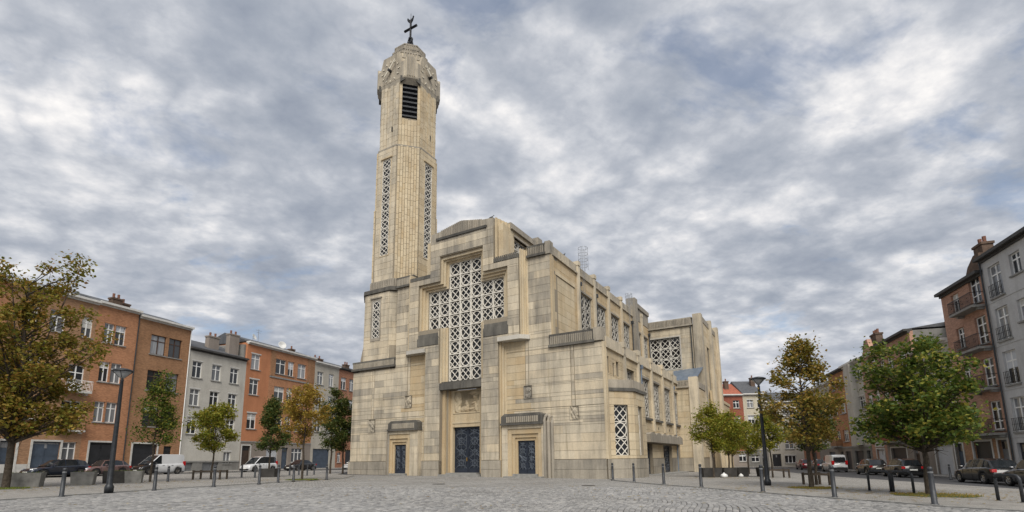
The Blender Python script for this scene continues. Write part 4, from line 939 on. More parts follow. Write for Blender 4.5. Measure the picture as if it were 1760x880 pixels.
def railing(parent, x0, x1, z0, h, dep, mat='black_metal', slab='sill_stone', solid=False):
    b = empty('balcony', parent=parent); m = MB(); m.box(x0, -dep, z0 - .16, x1, 0, z0); m.box(x0 + .1, -dep * .5, z0 - .32, x0 + .35, 0, z0 - .16); m.box(x1 - .35, -dep * .5, z0 - .32, x1 - .1, 0, z0 - .16); m.build('balcony_slab', slab, b)
    m = MB()
    if solid: m.box(x0, -dep, z0, x1, -dep + .08, z0 + h); m.box(x0, -dep, z0, x0 + .08, 0, z0 + h); m.box(x1 - .08, -dep, z0, x1, 0, z0 + h)
    else:
        for z in (z0 + .08, z0 + h):
            m.box(x0, -dep, z - .02, x1, -dep + .045, z + .02); m.box(x0, -dep, z - .018, x0 + .045, 0, z + .018); m.box(x1 - .045, -dep, z - .018, x1, 0, z + .018)
        n = int((x1 - x0) / .13)
        for k in range(n + 1): x = x0 + .02 + (x1 - x0 - .04) * k / n; m.box(x - .011, -dep + .01, z0, x + .011, -dep + .032, z0 + h)
        for k in range(max(2, n // 5)): x = x0 + (x1 - x0) * (k + .5) / max(2, n // 5); m.tube([(x + .14 * math.cos(2 * PI * i / 8), -dep + .02, z0 + h * .55 + .16 * math.sin(2 * PI * i / 8)) for i in range(9)], .014, 4, False)
    m.build('balcony_rail', mat, b)
def chimney(parent, x0, x1, y0, z0, z1, pots=2, mat='chimney_brick'):
    c = MB(); c.box(x0, y0, z0, x1, y0 + .7, z1); c.box(x0 - .07, y0 - .07, z1 - .18, x1 + .07, y0 + .77, z1); o = c.build('chimney', mat, parent)
    for k in range(pots): x = x0 + (x1 - x0) * (k + .5) / pots; MB().lathe([(.14, z1), (.16, z1 + .08), (.12, z1 + .12), (.13, z1 + .5), (.1, z1 + .5)], 8, (x, y0 + .35, 0)).build('chimney_pot', 'chimney_pot', o)
def house(name, row, s0, s1, H, wall, label, wins=(), doors=(), frame_mat='frame_white', eave='gutter_white', ground=None, group=None, depth=9.0, roof=1.6, roofmat='slate', base=None, proj=None, sidemat=None, eave_d=.45, lintel=True):
    W = s1 - s0
    if row == 'L': th = math.radians(90 - 19.5); x, y = rwl(s0, 0); cv = lambda s: s - s0
    elif row == 'R': th = math.radians(-90 - 16.6); x, y = rwr(s1, 0); cv = lambda s: s1 - s
    else: th = 0; x, y = s0, 96.0; cv = lambda s: s - s0
    zb = gz(x) + .11; h = empty(name, (x, y, zb), th); tag(h, label, 'house', group)
    def box(r):
        a, b = cv(r[0]), cv(r[2]); return (min(a, b), r[1] - zb, max(a, b), r[3] - zb)
    wb = [box(w) + tuple(w[4:]) for w in wins]; db = [box(d) + tuple(d[4:]) for d in doors]
    db = [(d[0], max(d[1], 0.02), d[2], d[3]) + d[4:] for d in db]; HH = H - zb
    F = frame(0, 0, 1, 0, 0, -1); holes = [w[:4] for w in wb] + [(d[0], -.5 if d[4] != 'shopwin' else d[1], d[2], d[3]) for d in db]
    gh = (ground[0] - zb) if ground else None; m = MB()
    if ground:
        m.region(F, [(0, gh, W, HH)], [q for q in holes if q[1] >= gh - .3], -.32, 0); m.build('wall', wall, h)
        g = MB(); g.region(F, [(0, -.6, W, gh)], [q for q in holes if q[1] < gh], -.32, .03); g.build('ground_floor_wall', ground[1], h)
        MB().fbox(F, 0, W, gh - .06, gh + .12, -.1, .09).build('string_course', 'sill_stone', h)
    else: m.region(F, [(0, -.6, W, HH)], holes, -.32, 0); m.build('wall', wall, h)
    b = MB(); b.box(0, .32, -.6, .25, depth, HH); b.box(W - .25, .32, -.6, W, depth, HH); b.box(.25, depth - .25, -.6, W - .25, depth, HH); b.box(.25, .9, -.5, W - .25, 1.0, HH - .05); b.build('side_walls', sidemat or wall, h)
    e = MB(); e.fbox(F, -.02, W + .02, HH - .05, HH + .17, -.3, eave_d); e.fbox(F, -.01, W + .01, HH - .22, HH - .05, -.1, .14); e.build('eave', eave, h)
    r = MB(); D = depth; r.add([(0, -.1, HH + .17), (W, -.1, HH + .17), (W, D * .5, HH + .17 + roof), (0, D * .5, HH + .17 + roof), (W, D, HH + .17), (0, D, HH + .17)], [(0, 1, 2, 3), (3, 2, 4, 5), (0, 3, 5), (1, 4, 2), (0, 5, 4, 1)]); r.build('roof', roofmat, h)
    for w in wb:
        st = w[4] if len(w) > 4 else 'case'; fm, pm, sm = win_mesh(w[2] - w[0], w[3] - w[1], frame_mat, st)
        kx, kz = (w[2] - w[0]) / max(.1, round(w[2] - w[0], 1)), (w[3] - w[1]) / max(.1, round(w[3] - w[1], 1))
        o = put('window', fm, h, (w[0], .15, w[1]), (0, 0, 0), (kx, 1, kz)); put('pane', pm, o); put('sill', sm, o)
        if random.random() < .3 and st != 'plain': zc = h_ * random.uniform(.45, .8) if (h_ := w[3] - w[1]) else 0; MB().box(.09, .012, zc, w[2] - w[0] - .09, .03, w[3] - w[1] - .09).build('blind', random.choice(('shutter_white', 'surround')), o)
        if lintel and st != 'french': MB().fbox(F, w[0] - .1, w[2] + .1, w[3], w[3] + .16, -.1, .025).build('lintel', 'surround' if 'render' in wall else wall, h)
        if st == 'rail': 
            m = MB()
            for z in (w[1] + .1, w[1] + .5, w[1] + .9): m.box(w[0] - .05, -.12, z - .014, w[2] + .05, -.09, z + .014)
            for k in range(9): xx = w[0] + (w[2] - w[0]) * k / 8; m.box(xx - .009, -.115, w[1] + .05, xx + .009, -.095, w[1] + .9)
            m.build('window_rail', 'black_metal', h)
    for d in db:
        a, z0, c, z1, kind = d[:5]; mat = d[5] if len(d) > 5 else 'dk_black'; p = MB(); nm = 'door'
        if kind == 'garage':
            nm = 'garage_door'; p.box(a, .16, z0, c, .22, z1)
            for k in range(1, 6): z = z0 + (z1 - z0) * k / 6; p.box(a, .148, z - .012, c, .16, z + .012)
        elif kind == 'double':
            nm = 'gate'; mid = (a + c) / 2
            for x0_, x1_ in ((a, mid - .01), (mid + .01, c)):
                p.box(x0_, .16, z0, x1_, .22, z1)
                for q in (.08, .52): p.box(x0_ + .1, .14, z0 + .1 + (z1 - z0) * q, x1_ - .1, .16, z0 + (z1 - z0) * (q + .4))
        elif kind == 'shutter':
            nm = 'roller_shutter'; n = int((z1 - z0) / .11)
            for k in range(n): z = z0 + (z1 - z0) * k / n; p.box(a, .16 - .012, z, c, .2, z + (z1 - z0) / n - .02)
            p.box(a, .175, z0, c, .21, z1)
        else:
            p.box(a, .18, z0, c, .24, z1)
            for q in (.06, .34): p.box(a + .14, .16, z0 + .12 + (z1 - z0) * q, c - .14, .18, z0 + (z1 - z0) * (q + .24))
        o = p.build(nm, mat, h)
        if kind in ('door', 'double'):
            g = MB(); g.box(a + .1, .15, z1 - .62, c - .1, .17, z1 - .12); g.build('fanlight', 'window_glass', o)
            MB().box(c - .2, .1, z0 + 1.0, c - .15, .18, z0 + 1.12).build('handle', 'chrome', o)
        if len(d) > 6: 
            m = MB(); m.region(F, [(a - .16, -.2, c + .16, z1 + .16)], [(a, -.3, c, z1)], -.05, .06); m.build('door_surround', d[6], h)
        if z0 < .3: MB().box(a - .05, -.12, -.25, c + .05, .3, .02).build('threshold', 'sill_stone', h)
    return h, cv, zb, W, HH
GL, GR, GB = 'row of houses on the left of the square', 'row of houses on the right of the square', 'houses closing the far end'
h, cv, zb, W, HH = house('brick_house', 'L', -26.5, -18.3, 17.9, 'brick_orange', 'brick house at the far left edge behind the big tree crown', [(s, z, s + 1.1, z + 2.0) for s in (-25.3, -23.2, -21.0) for z in (5.7, 9.8, 14)], [(-25.2, .4, -24, 3.4, 'door', 'dk_brown')], group=GL)
h, cv, zb, W, HH = house('brick_house', 'L', -18.3, -11.2, 17.9, 'brick_beige', 'beige brick house with white-railed balcony behind the left tree',
    [(-12.5, 14.1, -11.5, 16.2), (-15.2, 14.1, -13.9, 16.2), (-17.4, 14.1, -16.1, 16.2), (-13.1, 8.65, -11.7, 11.2, 'french'), (-17.2, 9.6, -15.4, 11.6), (-13.3, 5.6, -11.6, 7.6), (-17.2, 5.6, -15.2, 7.6), (-12.75, 1.6, -11.55, 3.6)],
    [(-15.1, .4, -12.9, 3.6, 'double', 'dk_bluegrey', 'surround'), (-17.5, .4, -16.3, 3.6, 'door', 'dk_bluegrey', 'surround')], group=GL)
railing(h, cv(-13.6), cv(-11.25), 8.55 - zb, 1.05, .8, 'frame_white', 'surround'); railing(h, cv(-13.6), cv(-11.25), 4.75 - zb, .8, .55, 'brick_brown', 'surround', True)
MB().box(cv(-18.2), -.035, 0, cv(-15.3), 0, .95).build('dado', 'surround', h)
h, cv, zb, W, HH = house('brick_house', 'L', -11.2, -7.0, 18.0, 'brick_orange', 'tall narrow orange brick house with white windows and dark garage', [(-10.4, z, -9.45, z + 2.1) for z in (5.7, 9.85, 13.95)] + [(-9.3, z, -8.25, z + 2.1) for z in (5.7, 9.85, 13.95)], [(-10.4, .4, -8.1, 3.65, 'double', 'dk_black', 'surround')], group=GL)
chimney(h, cv(-9.4), cv(-8.4), .9, HH, HH + 1.25, 2); chimney(h, cv(-8.3), cv(-7.2), 1.5, HH, HH + 1.1, 1)
MB().tube([(W - .08, -.1, z) for z in (.2, HH - .1)], .055, 8).build('rain_pipe', 'lead_pipe', h)
h, cv, zb, W, HH = house('brick_house', 'L', -7.0, -.75, 17.65, 'brick_brown', 'brown brick house with paired dark-framed windows beside the white house', [(a, z, b, z + 2.25) for z in (5.55, 9.6, 13.7) for a, b in ((-5.5, -3.75), (-3.4, -1.85))], [(-6.2, .4, -3.55, 3.6, 'garage', 'dk_black', 'surround'), (-2.75, .4, -1.8, 3.4, 'door', 'dk_black')], 'frame_brown', group=GL)
MB().tube([(W - .1, -.1, z) for z in (.2, HH - .1)], .05, 8).build('rain_pipe', 'frame_white', h)
h, cv, zb, W, HH = house('rendered_house', 'L', -.75, 7.65, 15.3, 'render_white', 'off-white rendered house with nine sash windows and grey doors', [(a, z, a + 1.3, z + 2.05) for z in (4.95, 8.35, 11.8) for a in (-.2, 2.5, 5.2)] + [(5.2, 1.35, 6.3, 2.85, 'plain')], [(-.15, .4, 1.0, 3.4, 'door', 'dk_grey'), (2.3, .4, 4.55, 3.15, 'double', 'dk_grey')], eave='eave_dark', group=GL, ground=(1.6, 'party_grey'), roof=2.0, roofmat='slate')
chimney(h, cv(3.0), cv(4.5), 1.6, HH, HH + 2.6, 2, 'render_taupe'); chimney(h, cv(5.5), cv(7.0), .9, HH, HH + 3.4, 2, 'render_taupe'); MB().add([(W - .05, .3, HH), (W - .05, 8, HH), (W - .05, 8, HH + 2.6), (W - .05, .3, HH + 2.2), (W - .3, .3, HH), (W - .3, 8, HH), (W - .3, 8, HH + 2.6), (W - .3, .3, HH + 2.2)], [(0, 1, 2, 3), (4, 5, 6, 7), (0, 3, 7, 4), (3, 2, 6, 7)]).build('party_wall', 'party_grey', h)
h, cv, zb, W, HH = house('rendered_house', 'L', 7.65, 11.7, 17.85, 'render_orange', 'slim bright orange house joined to the brown bay front', [(8.4, z, 9.95, z + 2.15) for z in (6.0, 10.7, 14.25)], [(7.95, .4, 9.3, 3.7, 'door', 'dk_brown', 'surround')], group=GL, ground=(4.2, 'render_taupe'), eave='gutter_white')
MB().lathe([(.02, 0), (.35, .06), (.45, .16), (.43, .17), (.02, .04)], 14).build('satellite_dish', 'dish_white', h, False, (1.2, .4, HH + 1.0), (1.2, 0, .3)); MB().tube([(1.2, .5, HH), (1.2, .5, HH + 1.0)], .03, 6).build('dish_mast', 'galvanised', h)
MB().tube([(2.2, .6, HH), (2.2, .6, HH + 2.4)], .03, 6).tube([(1.7, .6, HH + 2.2), (2.7, .6, HH + 2.2)], .02, 5).tube([(1.85, .6, HH + 1.9), (2.55, .6, HH + 1.9)], .02, 5).build('aerial', 'galvanised', h)
h, cv, zb, W, HH = house('brick_house', 'L', 11.7, 20.9, 17.85, 'brick_orange', 'orange and brown brick bay-fronted house left of the yellow tree', [(a, z, b, z + 2.2) for z in (6.0, 10.2, 14.3) for a, b in ((12.8, 14.75), (15.2, 16.4), (17.2, 18.95))] + [(16.9, 1.4, 19.2, 3.5)], [(12.1, .4, 14.2, 3.4, 'shutter', 'shutter_white'), (15.0, .4, 16.2, 3.55, 'door', 'dk_bluegrey')], group=GL, ground=(4.2, 'render_taupe'), eave='gutter_white')
for z in (9.3, 13.6): MB().box(.1, -.1, z - zb, W - 1.2, .0, z + .2 - zb).build('string_course', 'sill_stone', h)
MB().box(.15, -.06, 13.85 - zb, 1.0, 0, HH - .25).build('brick_panel', 'brick_brown', h); MB().box(7.6, -.05, 13.85 - zb, W, 0, HH - .25).build('brick_panel', 'brick_brown', h)
MB().lathe([(.02, 0), (.45, .08), (.6, .2), (.57, .21), (.02, .05)], 14).build('satellite_dish', 'dish_white', h, False, (2.4, .4, HH + .9), (1.3, 0, -.4)); MB().tube([(2.4, .5, HH), (2.4, .5, HH + .9)], .03, 6).build('dish_mast', 'galvanised', h)
chimney(h, 6.0, 6.8, 2, HH, HH + 1.3, 1)
h, cv, zb, W, HH = house('rendered_house', 'L', 20.9, 26.9, 17.4, 'render_pale', 'pale rendered house with dark garage door behind the yellow tree', [(a, z, b, z + 2.1) for z in (6.2, 10.15, 13.9) for a, b in ((21.6, 23.0), (24.4, 25.6))], [(21.5, .4, 25.4, 3.5, 'garage', 'dk_bluegrey')], group=GL, lintel=False); chimney(h, 1.5, 3.6, 1.5, HH, HH + 1.2, 2)
h, cv, zb, W, HH = house('rendered_house', 'L', 26.9, 34.5, 17.4, 'brick_deep', 'deep orange house just left of the church corner', [(a, z, b, z + 2.1) for z in (6.2, 10.1, 13.8) for a, b in ((27.5, 28.9), (29.8, 31.8))] + [(27.4, 1.3, 28.3, 2.9)], [(29.5, .4, 31.8, 3.4, 'garage', 'dk_black')], group=GL, eave='eave_dark'); chimney(h, 3.5, 4.6, 1.5, HH, HH + 1.4, 2)
# right-hand row, nearest first
h, cv, zb, W, HH = house('rendered_house', 'R', -9.5, 2.6, 15.35, 'render_grey', 'tall grey rendered house at the right edge with railed windows', [(.55, z, 1.95, z + 2.3, 'rail') for z in (2.9, 6.1, 9.2, 12.3)] + [(-1.55, z, -.45, z + 1.45) for z in (3.75, 6.85, 10.0, 13.15)] + [(-5.6, z, -4.2, z + 2.3, 'rail') for z in (2.9, 6.1, 9.2, 12.3)], [(1.1, -.35, 2.1, 2.15, 'door', 'dk_black'), (-2.6, -.3, -.2, 2.2, 'garage', 'dk_grey')], group=GR, eave='eave_dark', lintel=False)
for z in (2.5, 5.75, 8.85, 12.0): MB().box(0, -.03, z - zb, W, 0, z + .07 - zb).build('string_course', 'render_grey', h)
MB().tube([(.1, -.12, z) for z in (.2, HH - .1)], .06, 8).build('rain_pipe', 'lead_pipe', h)
h, cv, zb, W, HH = house('brick_house', 'R', 2.6, 8.6, 14.55, 'brick_rose', 'rose-brown brick house with stacked iron balconies beside the grey house',
    [(3.1, z, 4.5, z + 2.05, 'french') for z in (3.15, 6.3, 9.45, 12.55)] + [(6.05, z, 7.1, z + 1.6) for z in (3.6, 6.8, 9.7, 12.5)], [(4.9, -.35, 7.3, 2.35, 'garage', 'dk_black', 'surround'), (3.0, -.35, 4.1, 2.4, 'door', 'dk_grey', 'surround')], group=GR, eave='eave_dark', ground=(2.6, 'brick_beige'), sidemat='party_grey')
for z, a, b in ((12.2, 2.85, 6.0), (9.1, 2.8, 5.95), (6.1, 2.8, 5.4), (2.9, 2.8, 7.6)): railing(h, cv(b), cv(a), z - zb, .95, .85)
m = MB(); g = [(cv(4.9), HH - .05), (cv(2.62), HH - .05), (cv(2.62), HH + 1.5), (cv(3.3), HH + 1.5), (cv(4.2), HH + .9)]; m.fprism(frame(0, 0, 1, 0, 0, -1), g, -.4, .02); m.build('gable', 'chimney_brick', h); chimney(h, cv(3.75), cv(2.65), .3, HH + 1.2, HH + 2.3, 2)
h, cv, zb, W, HH = house('rendered_house', 'R', 8.6, 15.1, 10.85, 'render_pale', 'low pale house with white roller shutter behind the round green tree', [(a, z, b, z + 1.5) for z in (3.45, 6.7) for a, b in ((9.0, 10.0), (11.4, 12.8), (13.4, 14.4))], [(10.5, -.35, 13.3, 2.3, 'shutter', 'shutter_white', 'surround'), (8.8, -.35, 9.95, 2.3, 'door', 'dk_bluegrey', 'surround')], group=GR, roof=.7, ground=(2.7, 'render_taupe'), sidemat='party_grey'); MB().box(0, 3.2, HH, W, 8.8, HH + 2.9).build('rear_block', 'party_grey', h); MB().box(-.1, 3.0, HH + 2.9, W + .1, 9.0, HH + 3.05).build('rear_coping', 'eave_dark', h); chimney(h, 2.6, 4.6, 3.6, HH + 2.9, HH + 4.0, 3)
h, cv, zb, W, HH = house('brick_house', 'R', 15.1, 23.7, 13.2, 'brick_rose', 'brown brick house with red-brown balcony above its garage', [(a, z, b, z + 1.6) for z in (3.2, 6.6, 10.0) for a, b in ((21.6, 22.9), (19.4, 20.9), (16.4, 17.8))], [(19.1, -.35, 22.8, 2.15, 'garage', 'dk_black', 'surround'), (16.4, -.35, 17.6, 2.2, 'door', 'dk_brown')], group=GR, eave='eave_dark', roof=.6, ground=(2.6, 'render_taupe'), sidemat='party_grey'); railing(h, cv(23.5), cv(18.9), 2.85 - zb, .95, .8, 'brick_red', 'sill_stone', True)
h, cv, zb, W, HH = house('gabled_house', 'R', 23.7, 28.2, 12.9, 'brick_rose', 'slim orange-brown house with curved gable and arched white doorway', [(a, z, b, z + 1.5) for z in (3.6, 7.1, 10.85) for a, b in ((26.1, 27.5), (23.95, 25.2))], [(24.6, -.35, 26.8, 2.1, 'double', 'shutter_white', 'surround')], group=GR, eave='surround', sidemat='party_grey', eave_d=.2)
m = MB(); n = 10; g = [(.15, HH)] + [(.15 + (W / 2 - .75) * t / n, HH + 1.5 * (t / n) ** 2.2) for t in range(1, n + 1)] + [(W / 2 - .5, HH + 1.75), (W / 2 + .5, HH + 1.75)] + [(W - .15 - (W / 2 - .75) * t / n, HH + 1.5 * (t / n) ** 2.2) for t in range(n, 0, -1)] + [(W - .15, HH)]
m.fprism(frame(0, 0, 1, 0, 0, -1), g, -.4, .05); m.build('curved_gable', 'brick_rose', h); chimney(h, W / 2 - .8, W / 2 + .8, .8, HH + .5, HH + 2.4, 3)
m = MB(); n = 12; m.fprism(frame(0, 0, 1, 0, 0, -1), [(cv(25.7) + 1.25 * math.cos(PI * k / n), 2.35 - zb + .75 * math.sin(PI * k / n)) for k in range(n + 1)], 0, .09); m.build('door_arch', 'surround', h)
h, cv, zb, W, HH = house('rendered_house', 'R', 28.2, 35.0, 12.9, 'render_white', 'narrow white rendered house next to the curved gable', [(a, z, b, z + 1.5) for z in (3.3, 7.0, 10.55) for a, b in ((32.4, 34.1), (28.6, 30.5))], [(31.0, -.4, 34.0, 2.0, 'garage', 'dk_black'), (28.7, -.4, 29.9, 2.0, 'door', 'dk_black')], group=GR, ground=(2.5, 'party_grey'), sidemat='party_grey'); chimney(h, 3.8, 5.6, 2, HH, HH + 2.2, 2); MB().box(2.6, -.7, 2.7 - zb, 4.5, 0, HH - .2).build('bay', 'render_white', h)
h, cv, zb, W, HH = house('brick_house', 'R', 35.0, 41.5, 12.8, 'brick_orange', 'orange-brown brick house between the white house and the brown tree', [(a, z, b, z + 1.5) for z in (3.3, 7.0, 10.4) for a, b in ((35.6, 37.8), (39, 40.6))], [(35.6, -.4, 37.8, 2.0, 'garage', 'dk_black'), (38.6, -.4, 39.8, 2, 'door', 'dk_brown')], group=GR, eave='eave_dark', ground=(2.5, 'render_taupe')); railing(h, cv(41.2), cv(38.6), 2.75 - zb, .9, .7, 'brick_brown', 'sill_stone', True)
h, cv, zb, W, HH = house('rendered_house', 'R', 41.5, 50.0, 11.8, 'render_cream', 'cream house half hidden behind the tall brown tree', [(a, z, b, z + 1.5) for z in (3.2, 6.6, 9.6) for a, b in ((42.2, 44), (45.2, 46.8), (48, 49.2))], [(42.2, -.4, 45, 2, 'garage', 'dk_bluegrey')], group=GR, ground=(2.5, 'render_taupe'))
h, cv, zb, W, HH = house('brick_house', 'R', 50.0, 60.0, 12.2, 'brick_deep', 'last brick house of the right row behind the tree', [(a, z, b, z + 1.5) for z in (3.2, 6.6, 9.6) for a, b in ((51, 53), (54.6, 56), (57.5, 59))], [(52, -.4, 55, 2, 'garage', 'dk_black')], group=GR)
# far end of the square
h, cv, zb, W, HH = house('brick_house', 'B', 30.5, 37.4, 12.6, 'brick_brown', 'brown brick house mostly hidden by the church transept', [(a, z, a + 1.2, z + 1.5) for z in (4, 7.5, 10.6) for a in (31.6, 34.5)], group=GB, roofmat='roof_red', roof=2)
h, cv, zb, W, HH = house('brick_house', 'B', 37.4, 43.2, 13.0, 'brick_red', 'red brick house with red roof right of the church', [(a, z, a + 1.2, z + 1.45) for z in (4.1, 7.6, 10.55) for a in (38.4, 41.3)] + [(41.6, .6, 43.0, 2.0)], [(38.6, -.4, 39.7, 1.9, 'door', 'dk_black')], group=GB, roofmat='roof_red', roof=2.6, ground=(2.4, 'render_taupe')); chimney(h, 3.4, 4.2, 2, HH + .8, HH + 3.0, 1)
h, cv, zb, W, HH = house('rendered_house', 'B', 43.2, 47.1, 13.1, 'render_cream', 'cream house with dark slate roof beside the red house', [(43.95, 10.6, 45.15, 12.05), (43.9, 7.5, 45.2, 9.1), (43.9, 3.9, 45.15, 6.2), (45.9, 7.5, 46.7, 9.1), (45.9, 10.6, 46.7, 12.05), (43.9, .5, 45.4, 1.75)], [(45.9, -.4, 46.8, 1.8, 'door', 'dk_black')], group=GB, roof=3.0, ground=(2.6, 'party_grey')); chimney(h, 3.0, 3.8, 2.5, HH + 1.5, HH + 3.6, 1)
h, cv, zb, W, HH = house('rendered_house', 'B', 47.1, 54.6, 11.6, 'render_pale', 'pale house with broad shop window at the far end', [(a, z, b, z + 1.4) for z in (2.8, 6.0, 9.0) for a, b in ((48, 49.2), (50.4, 52.0), (52.7, 53.7))] + [(50.1, .2, 52.2, 1.6, 'plain')], [(47.8, -.4, 49.4, 1.9, 'double', 'dk_black')], group=GB, roof=2.2)
h, cv, zb, W, HH = house('brick_house', 'B', 54.6, 63.0, 12.0, 'brick_rose', 'rose brick house at the far right corner of the square', [(a, z, a + 1.4, z + 1.4) for z in (2.8, 6.0, 9.0) for a in (55.4, 58, 60.6)], [(56, -.4, 58, 1.9, 'garage', 'dk_black')], group=GB)

# ------------------------------------------------------------------ trees
def tree(name, loc, H, z0, rx, n_clump, leaves, leaf, mat, label, group, seed, lean=0.0, shape='oval', trunk=.11, spread=.5, squash=1.0):
    r = np.random.default_rng(seed); x, y = loc; root = empty(name, (x, y, gz(x) + .05)); tag(root, label, 'tree', group)
    tr = MB(); pts = []; n = 9
    for k in range(n): t = k / (n - 1); pts.append(Vector((lean * t * t + r.normal(0, .035) * (k > 1), r.normal(0, .035) * (k > 1), H * .93 * t)))
    tr.tube([Vector((0, 0, -.15))] + pts, [trunk * 1.35] + [trunk * (1 - .86 * k / (n - 1)) for k in range(n)], 10)
    def spine(z):
        t = min(.999, max(0, z / (H * .93))) * (n - 1); i = int(t); return pts[i].lerp(pts[i + 1], t - i)
    C = []; tries = 0
    if shape == 'limbs':                               # clumps strung along a few long limbs: an open, spiky outline
        nl = 17; tries = 9999
        for k in range(nl):
            an = k * 2.4 + r.uniform(-.3, .3); zs = z0 * .85 + (H * .55 - z0) * (k / nl) ** 1.1; t_ = k / (nl - 1); el = .30 + 1.0 * t_ ** 1.1 + r.uniform(-.12, .18)
            ln = min((H - zs) / max(.35, math.sin(el)), rx * 1.05 / max(.15, math.cos(el))) * r.uniform(.86, 1.06)
            a = spine(zs); e = a + Vector((math.cos(an) * math.cos(el), math.sin(an) * math.cos(el) * squash, math.sin(el))) * ln; bend = Vector((0, 0, ln * .08)); th = trunk * .5 * (1 - .55 * zs / H)
            tr.tube([a, a.lerp(e, .35) - bend * .6, a.lerp(e, .7) - bend * .2, e], [th, th * .75, th * .45, th * .12], 7, False)
            for q in np.linspace(.32, 1.0, max(4, int(n_clump / nl))): C.append(a.lerp(e, float(q)) + Vector(r.normal(0, spread * (1.05 - .55 * q), 3)))
    while len(C) < n_clump and tries < 6000:
        tries += 1; t = r.uniform(0, 1) ** .85; z = z0 + (H - z0) * t
        if shape == 'oval': R = math.sin(PI * min(1, .10 + .86 * t)) ** .75
        elif shape == 'cone': R = (1 - t) ** .75 * (1 if t > .12 else .55 + t * 3.7) + .05
        elif shape == 'egg': R = (.6 + 1.33 * t) if t < .3 else ((1 - t) / .7) ** .8
        else: R = math.sqrt(max(0, 1 - (2 * t - 1.02) ** 2)) * (1 if t > .5 else .93)
        an = r.uniform(0, 2 * PI); q = r.uniform(.12, 1) ** .5 * R * rx * r.uniform(.82, 1.12); s = spine(z)
        c = Vector((s.x + q * math.cos(an), s.y + q * math.sin(an) * squash, z + r.normal(0, .1)))
        if all((c - o).length > spread * .62 for o in C): C.append(c)
    V = []; 
    for c in C:                                        # one limb to each clump of leaves
        d = math.hypot(c.x, c.y); zs = max(z0 * .75, min(c.z - .15, c.z - d * r.uniform(.55, .95))); a = spine(zs); mid = a.lerp(c, .5) + Vector((r.normal(0, .06), r.normal(0, .06), d * .06)); th = trunk * .34 * (1 - .5 * zs / H)
        tr.tube([a, mid, c], [th, th * .6, th * .22], 5, False)
        for _ in range(3): e = c + Vector(r.normal(0, spread * .45, 3)); tr.tube([mid.lerp(c, r.uniform(.4, .95)), e], [th * .3, th * .1], 4, False)
    tr.build('trunk', 'bark', root, True)
    per = leaves // max(1, len(C)); N = per * len(C); cen = np.repeat(np.array(C), per, 0)
    wgt = np.repeat(r.uniform(.65, 1.25, len(C)), per)[:, None]
    P = cen + r.normal(0, 1, (N, 3)) * np.array([spread * .52, spread * .52, spread * .42]) * wgt
    zl = z0 * .92 + r.normal(0, .12, N); lowm = P[:, 2] < zl; P[lowm, 2] = zl[lowm] + (zl[lowm] - P[lowm, 2]) * r.uniform(.2, 1.3, lowm.sum())
    an = r.uniform(0, 2 * PI, N); ti = r.normal(.35, .5, N); L = leaf * r.uniform(.65, 1.3, N); w = L * r.uniform(.34, .5, N)
    d = np.stack([np.cos(an) * np.cos(ti), np.sin(an) * np.cos(ti), -np.sin(ti)], 1); rl = r.uniform(-.9, .9, N)
    sd = np.stack([-np.sin(an), np.cos(an), np.zeros(N)], 1); up = np.cross(d, sd); sd = sd * np.cos(rl)[:, None] + up * np.sin(rl)[:, None]
    fold = np.cross(d, sd) * (w * .35)[:, None]
    V = np.stack([P - d * (L / 2)[:, None], P + sd * w[:, None] + fold + d * (L * .06)[:, None], P + d * (L / 2)[:, None], P - sd * w[:, None] + fold + d * (L * .06)[:, None]], 1).reshape(-1, 3)
    idx = np.arange(N)[:, None] * 4; Fc = np.concatenate([idx + np.array([[0, 1, 2]]), idx + np.array([[0, 2, 3]])], 1).reshape(-1, 3)
    me = bpy.data.meshes.new('crown'); me.from_pydata(V.tolist(), [], Fc.tolist()); me.materials.append(MATS[mat]); me.update()
    put('crown', me, root); return root
TG = 'young trees planted round the square'
tree('maple_tree', (-25.3, 25.8), 11.3, 2.9, 2.75, 170, 19000, .175, 'leaf_bronze', 'big bronze-green tree filling the left edge', TG, 11, -.45, 'limbs', .17, .52)
tree('young_tree', (-23.3, 33.1), 6.9, 2.5, 1.35, 38, 4500, 0.139, 'leaf_green', 'thin sparse green tree in front of the brown brick house', TG, 12, .12, 'cone', .075, .5)
tree('young_tree', (-21.9, 37.3), 5.1, 2.1, 1.7, 44, 7800, 0.139, 'leaf_lime', 'small round fresh-green tree in front of the white house', TG, 13, .05, 'round', .08, .42)
tree('young_tree', (-20.0, 42.0), 6.4, 2.3, 1.35, 42, 6300, 0.156, 'leaf_dark', 'dark green cone-shaped tree in front of the orange house', TG, 14, 0, 'cone', .085, .48)
tree('young_tree', (-14.85, 36.1), 6.5, 2.5, 1.5, 42, 5400, 0.148, 'leaf_yellow', 'golden yellow tree standing left of the church corner', TG, 15, .05, 'oval', .085, .5)
tree('young_tree', (-18.6, 52.0), 8.4, 2.5, 1.35, 46, 7500, 0.164, 'leaf_dark', 'tall dark tree of the pair close to the church corner', TG, 16, 0, 'oval', .1, .5)
tree('young_tree', (-18.0, 54.0), 7.5, 2.5, 1.3, 40, 6300, 0.164, 'leaf_dark', 'rear dark tree touching the church corner', TG, 17, 0, 'oval', .1, .5)
tree('young_tree', (15.2, 39.8), 5.3, 2.1, 1.35, 40, 5400, 0.148, 'leaf_lime', 'yellow-green tree nearest the church transept', TG, 18, 0, 'oval', .075, .48)
tree('young_tree', (17.0, 41.3), 5.0, 2.0, 1.5, 40, 5400, 0.148, 'leaf_lime', 'second yellow-green tree right of the transept', TG, 19, .3, 'oval', .075, .5)
tree('young_tree', (19.7, 39.8), 4.9, 2.0, 1.35, 38, 4800, 0.148, 'leaf_lime', 'yellow-green tree behind the right lamp post', TG, 20, 0, 'oval', .075, .46)
